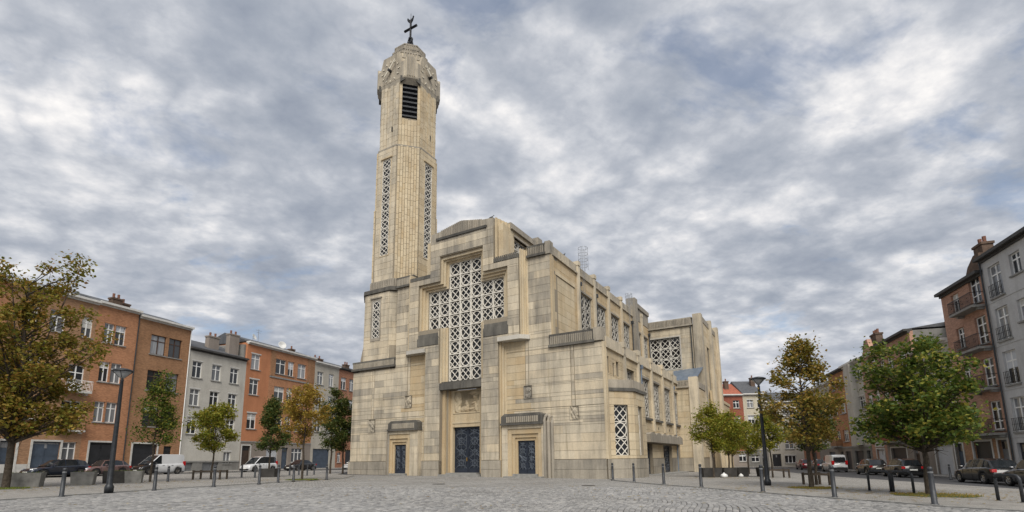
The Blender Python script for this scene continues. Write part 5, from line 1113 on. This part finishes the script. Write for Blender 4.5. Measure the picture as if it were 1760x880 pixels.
tree('young_tree', (14.4, 25.4), 7.5, 2.3, 2.1, 58, 8600, .14, 'leaf_olive', 'tall olive-brown pointed tree right of the lamp post', TG, 21, .05, 'egg', .11, .46)
tree('young_tree', (16.4, 28.4), 4.6, 2.0, 1.1, 26, 3900, 0.148, 'leaf_dark', 'small dark tree hidden behind the olive-brown tree', TG, 22, 0, 'oval', .085, .42)
tree('young_tree', (16.05, 20.3), 5.95, 2.2, 1.95, 120, 13500, .15, 'leaf_green', 'dense round green tree on the right before the parked cars', TG, 23, 0, 'limbs', .125, .42)
tree('young_tree', (26.0, 62.0), 5.2, 2.1, 1.5, 34, 3900, 0.164, 'leaf_olive', 'far brownish tree behind the white van', TG, 24, 0, 'oval', .09, .48)
tree('young_tree', (22.5, 50.0), 5.0, 2.0, 1.4, 34, 3900, 0.164, 'leaf_lime', 'far yellow-green tree between lamp post and olive-brown tree', TG, 25, 0, 'oval', .09, .48)

# ------------------------------------------------------------------ vehicles
def car(name, loc, az, toward, kind, mat, label, group, L=4.2, W=1.74, H=1.45, nose=None):
    x, y = loc; hd = math.radians(90 - az) + (PI if toward else 0); root = empty(name, (x, y, gz(x) + .004), hd); tag(root, label, 'van' if kind in ('van', 'mpv') else 'car', group)
    h = L / 2; RW = .31; wf, wr = h - .82, -h + .80
    P = {  # belt line (x, z) and roof line (x, z), front at +h
        'hatch': ([(-h, .62), (-h + .08, .90), (-h + .5, .96), (h - 1.55, .90), (h - .75, .80), (h - .2, .70), (h, .52)], [(-h + .10, .93), (-h + .55, H - .10), (-h + 1.2, H), (-.1, H), (.35, H - .06), (h - 1.2, .90)]),
        'estate': ([(-h, .62), (-h + .06, .92), (-h + .5, .97), (h - 1.6, .90), (h - .8, .80), (h - .2, .70), (h, .52)], [(-h + .05, .94), (-h + .40, H - .12), (-h + .95, H - .02), (-.2, H), (.25, H - .06), (h - 1.25, .90)]),
        'saloon': ([(-h, .60), (-h + .08, .88), (-h + .9, .97), (h - 1.55, .90), (h - .8, .80), (h - .2, .68), (h, .50)], [(-h + .75, .97), (-h + 1.35, H - .06), (-.3, H), (.1, H), (.45, H - .07), (h - 1.15, .90)]),
        'van': ([(-h, .50), (-h + .03, 1.0), (-h + .3, 1.05), (h - 1.3, 1.02), (h - .6, .92), (h - .15, .80), (h, .55)], [(-h + .02, 1.05), (-h + .10, H - .08), (-h + .3, H), (.1, H), (.5, H - .1), (h - .75, 1.0)]),
        'mpv': ([(-h, .50), (-h + .05, .98), (-h + .3, 1.03), (h - 1.3, 1.0), (h - .6, .9), (h - .15, .78), (h, .55)], [(-h + .03, 1.03), (-h + .2, H - .1), (-h + .5, H), (.1, H), (.5, H - .1), (h - .8, 1.0)])}[kind]
    bx, bz = zip(*P[0]); gx, gzz = zip(*P[1]); xs = sorted(set([round(-h + L * k / 44, 3) for k in range(45)] + [round(v, 3) for v in gx]))
    def belt(q): return float(np.interp(q, bx, bz))
    def hw(q): t = abs(q) / h; return W / 2 * (1 - .16 * t ** 5 - .02 * t)
    def bot(q):
        z = .19
        for c in (wf, wr):
            if abs(q - c) < .385: z = max(z, RW + math.sqrt(max(0, .385 ** 2 - (q - c) ** 2)) - .01)
        return min(z, belt(q) - .1)
    body = MB(); rings = []
    for q in xs:
        w, zb_, zt = hw(q), bot(q), belt(q); zm = zb_ + (zt - zb_) * .55; s = []
        for sx in (1, -1):
            side_ = [(q, sx * w * .90, zb_), (q, sx * w * .985, zb_ + (zt - zb_) * .15), (q, sx * w, zm), (q, sx * w * .985, zt - .06), (q, sx * w * .93, zt)]
            s += side_ if sx > 0 else side_[::-1]
        s.insert(5, (q, 0, zt + .035)); rings.append(s)
    kx = max(2, sum(1 for q in xs if q < wf - .42)) if nose else len(rings)
    body.loft(rings[:kx]); body.build('body', mat, root, True)
    if nose: MB().loft(rings[kx - 1:]).build('bonnet', nose, root, True)
    rt = MB(); gl = MB(); xr = [q for q in xs if gx[0] <= q <= gx[-1]]
    def roof(q): return float(np.interp(q, gx, gzz))
    def rhw(q): return hw(q) * .92 - (.19 if kind not in ('van', 'mpv') else .10) * (roof(q) - belt(q)) / (H - .95)
    pill = []
    if kind == 'van': pill = [(-h, h * .10)]
    lo, hi = gx[2], gx[3]
    for a, b in zip(xr, xr[1:]):
        m_ = (a + b) / 2
        for sx in (1, -1):
            q = [(a, sx * hw(a) * .925, belt(a) - .01), (b, sx * hw(b) * .925, belt(b) - .01), (b, sx * rhw(b), roof(b) - .035), (a, sx * rhw(a), roof(a) - .035)]
            closed = (kind == 'van' and m_ < h * .12)
            (rt if closed or m_ < gx[0] + .16 or m_ > gx[-1] - .10 else gl).add(q, [(0, 1, 2, 3) if sx > 0 else (3, 2, 1, 0)])
            q2 = [(a, sx * rhw(a), roof(a) - .035), (b, sx * rhw(b), roof(b) - .035), (b, sx * (rhw(b) - .10), roof(b)), (a, sx * (rhw(a) - .10), roof(a))]
            rt.add(q2, [(0, 1, 2, 3)])
        q = [(a, rhw(a) - .10, roof(a)), (b, rhw(b) - .10, roof(b)), (b, 0, roof(b) + .02), (a, 0, roof(a) + .02), (b, -rhw(b) + .10, roof(b)), (a, -rhw(a) + .10, roof(a))]
        slope = (m_ < gx[1] and kind != 'van') or m_ > gx[4] - .05 or (kind == 'van' and gx[0] < m_ < gx[0] - 1)
        (gl if slope else rt).add(q, [(0, 1, 2, 3), (3, 2, 4, 5)])
    rt.build('roof', mat, root, True); gl.build('glazing', 'car_glass', root, False)
    pm = MB()
    for q in {'hatch': (-.25, -1.15), 'estate': (-.2, -1.15, -1.75), 'saloon': (-.25, -1.1), 'van': (), 'mpv': (-.1, -1.2)}[kind]:
        if roof(q) - belt(q) < .2: continue
        for sx in (1, -1):
            P2 = [(q - .04, sx * (hw(q) * .925 + .006), belt(q)), (q + .04, sx * (hw(q) * .925 + .006), belt(q)), (q + .03, sx * (rhw(q) + .006), roof(q) - .03), (q - .05, sx * (rhw(q) + .006), roof(q) - .03)]; pm.add(P2, [(0, 1, 2, 3)])
    if kind in ('van',):                               # rear window
        pm2 = MB(); pm2.add([(-h - .012, -.62, 1.12), (-h - .012, .62, 1.12), (-h + .03, .55, H - .25), (-h + .03, -.55, H - .25)], [(0, 1, 2, 3)]); pm2.build('rear_window', 'car_glass', root)
    if pm.v: pm.build('pillars', mat if kind != 'mpv' else 'car_trim', root)
    ti = MB(); ti.lathe([(.18, -.09), (.29, -.1), (RW, -.07), (RW, .07), (.29, .1), (.18, .09)], 20); rim = MB(); rim.lathe([(.19, -.02), (.19, .092), (.17, .096), (.15, .05), (.06, .06), (.05, .085), (.0, .088)], 20)
    for k in range(5):
        a = 2 * PI * k / 5; c, s = math.cos(a), math.sin(a); q = [(-.035, .04), (.035, .04), (.025, .175), (-.025, .175)]; rim.add([(c * v - s * u, s * v + c * u, .094) for u, v in q] + [(c * v - s * u, s * v + c * u, .05) for u, v in q], [(0, 1, 2, 3), (0, 4, 5, 1), (1, 5, 6, 2), (2, 6, 7, 3), (3, 7, 4, 0)])
    tm, rm = ti.mesh('wheel', 'tyre', True), rim.mesh('rim', 'chrome')
    for c in (wf, wr):
        for sx in (1, -1):
            o = put('wheel', tm, root, (c, sx * (W / 2 - .125), RW), (-PI / 2 * sx, 0, 0)); put('rim', rm, o)
    u = MB(); u.box(-h + .15, -W / 2 + .14, .17, h - .2, W / 2 - .14, .5)
    for c in (wf, wr): u.box(c - .4, -W / 2 + .06, .3, c + .4, W / 2 - .06, .66)
    u.build('underbody', 'car_trim', root)
    bm = MB()
    for e, sx in ((h, 1), (-h, -1)):
        w = hw(h) ; bm.box(min(e - .12 * sx, e + .02 * sx), -w * .98, .26, max(e - .12 * sx, e + .02 * sx), w * .98, .44 if kind != 'van' else .55)
    bm.build('bumpers', 'car_trim' if kind in ('van', 'mpv') else mat, root)
    for sx in (1, -1):
        hl = MB(); w = hw(h - .12); hl.loft([[(h - .36 + .30 * t, sx * (w - .02 - .26 * s_), .60 + .13 * s2_ + .02) for t, s_, s2_ in ((0, -.06, 1), (.0, -.06, .1), (.85, .25, 0), (1.08, 1, .0), (.9, 1, .55), (.6, .3, .95))], [(h - .33 + .30 * t, sx * (w - .04 - .24 * s_), .61 + .12 * s2_ + .03) for t, s_, s2_ in ((0, -.06, 1), (.0, -.06, .1), (.85, .25, 0), (1.08, 1, .0), (.9, 1, .55), (.6, .3, .95))]]); hl.build('headlight', 'lamp_clear', root)
        tl = MB(); w = hw(-h + .1); z0_ = .70 if kind not in ('van', 'mpv') else .85; tl.box(-h - .015, min(sx * (w - .22), sx * (w + .012)), z0_, -h + .24, max(sx * (w - .22), sx * (w + .012)), z0_ + (.17 if kind in ('hatch', 'estate', 'saloon') else .42)); tl.build('tail_light', 'lamp_red', root)
        mr = MB(); qx = h - 1.5 if kind not in ('van', 'mpv') else h - 1.25; mr.loft([[(qx + .10 * math.cos(t) * k, sx * (hw(qx) + .04 + d), belt(qx) + .10 + .075 * math.sin(t) * k) for t in [2 * PI * i / 8 for i in range(8)]] for d, k in ((-.08, .5), (0, 1), (.10, .85), (.13, .3))]); mr.build('mirror', 'car_trim' if kind in ('van', 'mpv') else mat, root)
        hd_ = MB()
        for q in (.15, -.75): hd_.box(q - .09, min(sx * hw(q) * .97, sx * (hw(q) * .985 + .03)), belt(q) - .17, q + .09, max(sx * hw(q) * .97, sx * (hw(q) * .985 + .03)), belt(q) - .135)
        hd_.build('door_handles', 'car_trim', root)
        for q in (.72, -.28, -1.12):
            if abs(q - wf) < .3 or (kind == 'van' and q < -1): continue
            sm = MB(); sm.box(q - .006, min(sx * hw(q) * .9, sx * (hw(q) + .002)), .30, q + .006, max(sx * hw(q) * .9, sx * (hw(q) + .002)), belt(q) - .05)
            sm.build('door_seam', 'car_trim', root)
    pl_ = MB(); pl_.box(h + .005, -.26, .40, h + .03, .26, .51); pl_.box(-h - .035, -.26, .56 if kind != 'van' else .62, -h - .008, .26, .67 if kind != 'van' else .73); pl_.build('number_plates', 'plate_white', root)
    gr = MB(); gr.box(h - .16, -.5, .50, h - .02, .5, .62); gr.build('grille', 'car_trim', root)
    return root
CL, CR = 'cars parked along the left street', 'cars parked along the right street'
car('estate_car', (-38.7, 43.6), 17, True, 'estate', 'paint_blue', 'dark blue estate car behind the concrete planters', CL, 4.35, 1.72, 1.48)
car('small_car', (-37.3, 46.9), 19.5, True, 'hatch', 'paint_rose', 'faded rose hatchback behind the left lamp post', CL, 3.8, 1.66, 1.42)
car('panel_van', (-35.0, 50.7), 19.5, True, 'van', 'paint_white', 'white panel van with black bonnet before the brown brick house', CL, 4.4, 1.8, 1.95, 'paint_black')
car('leisure_van', (-30.3, 61.1), 19.5, True, 'mpv', 'paint_white', 'white leisure van in front of the orange house', CL, 4.2, 1.7, 1.8)
car('saloon_car', (-28.0, 67.4), 19.5, True, 'saloon', 'paint_black', 'black saloon behind the yellow tree', CL, 4.3, 1.72, 1.42)
car('pale_car', (-24.6, 79.0), 19.5, True, 'hatch', 'paint_white', 'pale car half hidden by the church corner', CL, 4.1, 1.7, 1.42)
car('hatchback', (28.2, 31.1), 16.6, False, 'hatch', 'paint_black', 'black hatchback parked right of the round green tree', CR, 4.2, 1.75, 1.45)
car('dark_car', (26.75, 26.3), 16.6, False, 'saloon', 'paint_slate', 'dark slate saloon at the right edge', CR, 4.4, 1.75, 1.46)
car('estate_car', (31.4, 42.2), 16.6, False, 'estate', 'paint_black', 'black estate car seen behind the bicycle hoops', CR, 4.3, 1.74, 1.47)
car('hatchback', (33.4, 48.7), 16.6, False, 'hatch', 'paint_bronze', 'dark bronze hatchback between white van and black estate', CR, 4.0, 1.72, 1.46)
car('panel_van', (36.4, 59.2), 16.6, False, 'van', 'paint_white', 'white van parked beyond the olive-brown tree', CR, 4.4, 1.78, 1.9)
car('grey_car', (38.3, 65.2), 16.6, False, 'hatch', 'paint_slate', 'grey car just beyond the white van', CR)
car('red_car', (40.4, 72.3), 16.6, False, 'hatch', 'paint_red', 'dark red car far down the right street', CR)

# ------------------------------------------------------------------ street furniture
def bollard_mesh():
    m = MB(); m.lathe([(.105, -.05), (.105, .02), (.078, .03), (.068, .86), (.068, .92), (.06, .93), (.06, .965), (.071, .975), (.069, 1.02), (.055, 1.06), (.0, 1.075)], 14); return m.mesh('bollard', 'grey_post', True)
BM = bollard_mesh()
m_ = MB(); m_.lathe([(.068, .885), (.0715, .89), (.0715, .92), (.068, .925)], 14); RM = m_.mesh('reflector_band', 'dk_grey')
def bollard(x, y, label, group, tilt=0.0, s=1.0):
    o = put('bollard', BM, None, (x, y, gz(x) + .05), (0, tilt, 0), (s, s, s)); tag(o, label, 'bollard', group); put('reflector_band', RM, o)
BG1, BG2 = 'bollards along the left kerb', 'bollards along the right kerb'
for (x, y), lb in zip([(-17.5, 20.1), (-16.65, 24.0), (-15.9, 27.4), (-14.95, 30.3), (-14.9, 32.6), (-14.45, 33.8), (-13.5, 37.1)],
    ['nearest bollard on the left, beside the left lamp post', 'grey bollard right of the left lamp post, before the white van', 'grey bollard in front of the small round green tree', 'grey bollard before the white leisure van', 'slim bollard before the dark green cone tree', 'grey bollard just left of the yellow tree', 'last bollard on the left, near the church corner']): bollard(x, y, lb, BG1)
for (x, y), lb in zip([(-22.3, 33.3), (-21.6, 40.9), (-20.2, 40.2), (-20.4, 46.8), (-19.9, 47.6), (-18.4, 45.8), (-18.8, 48.4)],
    ['back-row bollard by the thin sparse tree', 'back-row bollard left of the dark cone tree', 'back-row bollard touching the dark cone tree planter', 'back-row bollard before the black saloon, left one', 'back-row bollard before the black saloon, second', 'back-row bollard right of the yellow tree trunk', 'back-row bollard before the dark garage door']): bollard(x, y, lb, 'bollards in the back row left of the church', 0, .92)
for (x, y), lb in zip([(6.62, 35.4), (7.45, 32.7), (8.4, 29.5), (9.4, 26.4), (10.6, 22.4), (11.7, 19.2), (12.85, 16.1)],
    ['black bollard against the church corner bay', 'bollard second from the church corner', 'bollard in front of the church canopy', 'bollard in front of the transept trees', 'bollard left of the right lamp post', 'bollard right of the olive-brown tree', 'nearest bollard on the right, before the green tree trunk']): bollard(x, y, lb, BG2, 0, 1.07)
for (x, y), lb in zip([(30.6, 36.6), (29.9, 33.9)], ['short post on the far pavement behind the round green tree', 'short post left of the black hatchback']): bollard(x, y, lb, 'posts on the far right pavement', 0, .95)
def hoop(x0, y0, x1, y1, label):
    L_ = math.hypot(x1 - x0, y1 - y0); o = empty('bicycle_hoop', (x0, y0, gz(x0) + .05), math.atan2(y1 - y0, x1 - x0)); tag(o, label, 'bike stand', 'bicycle hoops')
    m = MB(); r = .16; P = [(0, 0, -.05), (0, 0, .85 - r)] + [(r - r * math.cos(t), 0, .85 - r + r * math.sin(t)) for t in [PI / 2 * k / 5 for k in range(1, 6)]] + [(L_ - r + r * math.sin(t), 0, .85 - r + r * math.cos(t)) for t in [PI / 2 * k / 5 for k in range(6)]] + [(L_, 0, -.05)]
    m.tube(P, .05, 10); m.build('hoop_tube', 'grey_post', o, True); m = MB()
    for x in (0, L_): m.lathe([(.09, 0), (.09, .012), (.05, .02)], 12, (x, 0, 0))
    m.build('base_plates', 'grey_post', o)
hoop(15.65, 23.1, 15.95, 22.2, 'left bicycle hoop before the bronze hatchback'); hoop(15.95, 22.05, 16.15, 21.2, 'right bicycle hoop next to the green tree'); hoop(16.2, 17.6, 16.25, 16.8, 'end-on bicycle hoop at the right, before the dark saloon')
def lamp(x, y, h, label):
    o = empty('street_lamp', (x, y, gz(x) + .05)); tag(o, label, 'street lamp', 'street lamps'); m = MB()
    m.lathe([(.17, 0), (.17, .25), (.14, .31), (.115, .36), (.11, 1.1), (.10, 1.18), (.085, h * .6), (.065, h - .45), (.075, h - .42), (.05, h - .36), (.05, h - .30)], 14); m.build('post', 'cast_iron', o, True)
    m = MB(); m.lathe([(.07, h - .33), (.11, h - .28), (.36, h - .03), (.35, h - .02), (.10, h - .26), (.0, h - .27)], 18); m.build('lantern_glass', 'lamp_glass', o, True)
    m = MB(); m.lathe([(.38, h - .04), (.40, h - .02), (.40, h + .02), (.30, h + .07), (.10, h + .12), (.0, h + .13)], 18); m.build('lantern_hood', 'cast_iron', o, True)
    m = MB()
    for k in range(4): a = PI / 2 * k + .4; c, s = math.cos(a), math.sin(a); m.tube([(.1 * c, .1 * s, h - .29), (.37 * c, .37 * s, h - .03)], .012, 5)
    m.build('lantern_ribs', 'cast_iron', o)
b_ = NB('lamp_glass'); b_.base((.42, .43, .43)).set(Roughness=.3, Transmission_Weight=.35)
lamp(-17.3, 22.15, 5.25, 'dark street lamp on the left before the orange brick houses'); lamp(13.45, 27.8, 5.75, 'dark street lamp on the right, left of the olive-brown tree')
def planter(x, y, az, L_, W_, h, label, mat='concrete', group='planters', grass=True):
    o = empty('planter', (x, y, gz(x) + .05), math.radians(90 - az)); tag(o, label, 'planter', group); m = MB(); a, b = L_ / 2, W_ / 2; t = .08; e = .06
    m.loft([[(-a + e, -b + e, 0), (a - e, -b + e, 0), (a - e, b - e, 0), (-a + e, b - e, 0)], [(-a, -b, h), (a, -b, h), (a, b, h), (-a, b, h)], [(-a + t, -b + t, h), (a - t, -b + t, h), (a - t, b - t, h), (-a + t, b - t, h)], [(-a + t, -b + t, h - .1), (a - t, -b + t, h - .1), (a - t, b - t, h - .1), (-a + t, b - t, h - .1)]])
    m.build('trough', mat, o)
    if grass:
        r = random.Random(int(x * 7 + y * 13)); g = MB()
        for _ in range(int(150 * L_)):
            px, py = r.uniform(-a + t, a - t), r.uniform(-b + t, b - t); an = r.uniform(0, 2 * PI); l = r.uniform(.04, .16); w = .012; g.add([(px - w, py, h - .1), (px + w, py, h - .1), (px + l * .5 * math.cos(an), py + l * .5 * math.sin(an), h - .06 + l)], [(0, 1, 2)])
        q = g.build('planting', 'leaf_green', o); q['kind'] = 'stuff'
for k, (x, y, az, L_, mt, lb) in enumerate([(-25.6, 26.9, 60, 1.7, 'concrete', 'concrete planter at the foot of the big left tree'), (-24.3, 29.2, 60, 1.05, 'concrete', 'concrete planter before the dark blue estate car'), (-24.2, 31.4, 60, 1.2, 'concrete_dark', 'dark concrete planter right behind the left lamp post'), (-23.3, 31.7, 60, .9, 'concrete', 'light concrete planter right of the left lamp post')]): planter(x, y, az, L_, 1.0, .72, lb, mt)
for (x, y, L_, lb) in [(14.9, 40.6, .7, 'leftmost dark box planter under the transept trees'), (15.7, 40.9, .9, 'dark box planter at the first transept tree trunk'), (17.1, 41.6, 1.1, 'dark box planter under the second transept tree'), (18.4, 42.2, .9, 'dark box planter right of the second transept tree'), (20.2, 42.4, .8, 'rightmost dark box planter before the far houses')]: planter(x, y, 90, L_, .8, .72, lb, 'concrete_dark', 'dark planters by the transept', lb.startswith('right'))
planter(-20.0, 42.15, 90, 1.3, 1.1, .68, 'dark box planter around the cone-shaped tree', 'concrete_dark', 'planters', False)
def guard(x, y, w, d, label, bar=True):
    o = empty('tree_guard', (x, y, gz(x) + .05)); tag(o, label, 'tree guard', 'timber guards round trees'); 
    for sx in (-1, 1):
        for sy in (-1, 1): MB().box(sx * w / 2 - .05, sy * d / 2 - .05, -.05, sx * w / 2 + .05, sy * d / 2 + .05, .66).build('post', 'timber', o)
    for sy in (-1, 1): MB().box(-w / 2, sy * d / 2 - .03, .52, w / 2, sy * d / 2 + .03, .62).build('rail', 'timber', o)
    for sx in (-1, 1): MB().box(sx * w / 2 - .03, -d / 2, .53, sx * w / 2 + .03, d / 2, .61).build('rail', 'timber', o)
guard(16.4, 28.4, .9, .9, 'timber guard round the trunk behind the olive-brown tree'); guard(-21.9, 37.2, 1.9, .9, 'timber guard round the small fresh-green tree'); guard(19.9, 39.7, 1.6, .8, 'timber guard round the tree behind the right lamp post')
def pit(x, y, rx, ry, label):
    m = MB(); n = 20; r = random.Random(int(x * 10)); P = [(rx * math.cos(2 * PI * k / n) * r.uniform(.85, 1.1), ry * math.sin(2 * PI * k / n) * r.uniform(.85, 1.1)) for k in range(n)]
    root = empty('tree_pit', (x, y, gz(x) + .055)); tag(root, label, 'tree pit', 'grassy tree pits')
    m.add([(0, 0, .03)] + [(a, b, 0 - SLOPE * a) for a, b in P], [(0, k + 1, (k + 1) % n + 1) for k in range(n)]); m.build('soil', 'soil_grass', root)
    g = MB()
    for _ in range(900):
        q = math.sqrt(r.random()); an = r.uniform(0, 2 * PI); px, py = rx * q * math.cos(an), ry * q * math.sin(an); l = r.uniform(.02, .07); a2 = r.uniform(0, 2 * PI)
        g.add([(px - .012, py, 0), (px + .012, py, 0), (px + .03 * math.cos(a2), py + .03 * math.sin(a2), l + .015)], [(0, 1, 2)])
    o = g.build('grass', 'leaf_olive' if x > 0 else 'leaf_green', root); o['kind'] = 'stuff'
pit(14.4, 25.3, 1.1, 1.0, 'grassy pit at the olive-brown tree'); pit(16.2, 20.2, 1.5, 1.3, 'grassy pit at the round green tree'); pit(-14.85, 36.1, 1.1, 1.0, 'grassy pit at the yellow tree'); pit(-25.3, 25.3, 1.5, 1.0, 'grassy pit at the big left tree')
def bag(x, y, s, label):
    m = MB(); r = random.Random(int(x * 100)); m.loft([[(s * q * (1 + r.uniform(-.18, .18)) * math.cos(2 * PI * k / 10), s * q * (1 + r.uniform(-.18, .18)) * math.sin(2 * PI * k / 10), s * z) for k in range(10)] for q, z in ((.7, 0), (1, .35), (.85, .85), (.35, 1.15), (.12, 1.25), (.25, 1.45))]); o = m.build('rubbish_bag', 'white_bag', None, True, (x, y, gz(x) + .05)); tag(o, label, 'bag', 'white rubbish bags')
bag(16.05, 40.0, .26, 'white rubbish bag between the two transept tree planters'); bag(17.75, 40.9, .2, 'smaller white rubbish bag right of the second transept tree')
def pigeon(u, v, z, rz, label):
    o = empty('pigeon', tuple(CH.matrix_basis @ Vector((u, v, z))), rz); tag(o, label, 'bird', 'pigeons on the church roof')
    m = MB(); m.loft([[(x, .09 * k * math.cos(2 * PI * i / 8), .13 + dz + .09 * k * math.sin(2 * PI * i / 8)) for i in range(8)] for x, k, dz in ((-.26, .15, -.04), (-.14, .6, 0), (0, 1, .03), (.10, .8, .08), (.15, .45, .16), (.18, .55, .22), (.22, .35, .22), (.27, .05, .2))]); m.build('body', 'slate', o, True)
    m = MB(); m.tube([(.02, .03, .08), (.02, .03, 0)], .01, 4).tube([(.02, -.03, .08), (.02, -.03, 0)], .01, 4); m.build('legs', 'lamp_red', o)
pigeon(-9.9, -.4, 22.86, 0, 'pigeon on top of the gable'); pigeon(-4.5, 3.2, 19.4, 1, 'pigeon on the nave parapet')

# fallen leaves and covers
def litter():
    r = np.random.default_rng(5); g = MB()
    for x0, y0, n, sp in ((-25, 25, 260, 3.2), (14.4, 24.6, 220, 2.2), (16, 19.6, 200, 2.2), (-14.8, 35.6, 150, 2.0), (-22.5, 32, 120, 2.0), (15.5, 39, 120, 1.8), (-2, 20, 160, 9), (6, 24, 90, 5)):
        for _ in range(n):
            x, y = x0 + r.normal(0, sp), y0 + r.normal(0, sp * .8); a = r.uniform(0, 6.28); l = r.uniform(.05, .10); c, s_ = math.cos(a), math.sin(a); z = gz(x) + .066 + r.uniform(0, .01)
            g.add([(x - c * l, y - s_ * l, z), (x - s_ * l * .5, y + c * l * .5, z + .012), (x + c * l, y + s_ * l, z + .004), (x + s_ * l * .5, y - c * l * .5, z + .012)], [(0, 1, 2), (0, 2, 3)])
    o = g.build('fallen_leaves', 'leaf_yellow'); tag(o, 'scattered fallen autumn leaves on the paving', 'leaves', kind='stuff')
litter()
for (x, y, lb) in ((-4.5, 30.5, 'round iron manhole cover on the paving before the portal'), (4.0, 28.6, 'round iron manhole cover on the paving right of the portal axis')):
    m = MB(); m.lathe([(.38, 0), (.38, .012), (.33, .012), (.33, .007), (.30, .007), (.30, .013), (0, .013)], 20); tag(m.build('manhole_cover', 'cast_iron', None, False, (x, y, gz(x) + .008), (0, math.atan(SLOPE), 0)), lb, 'manhole', 'manhole covers')
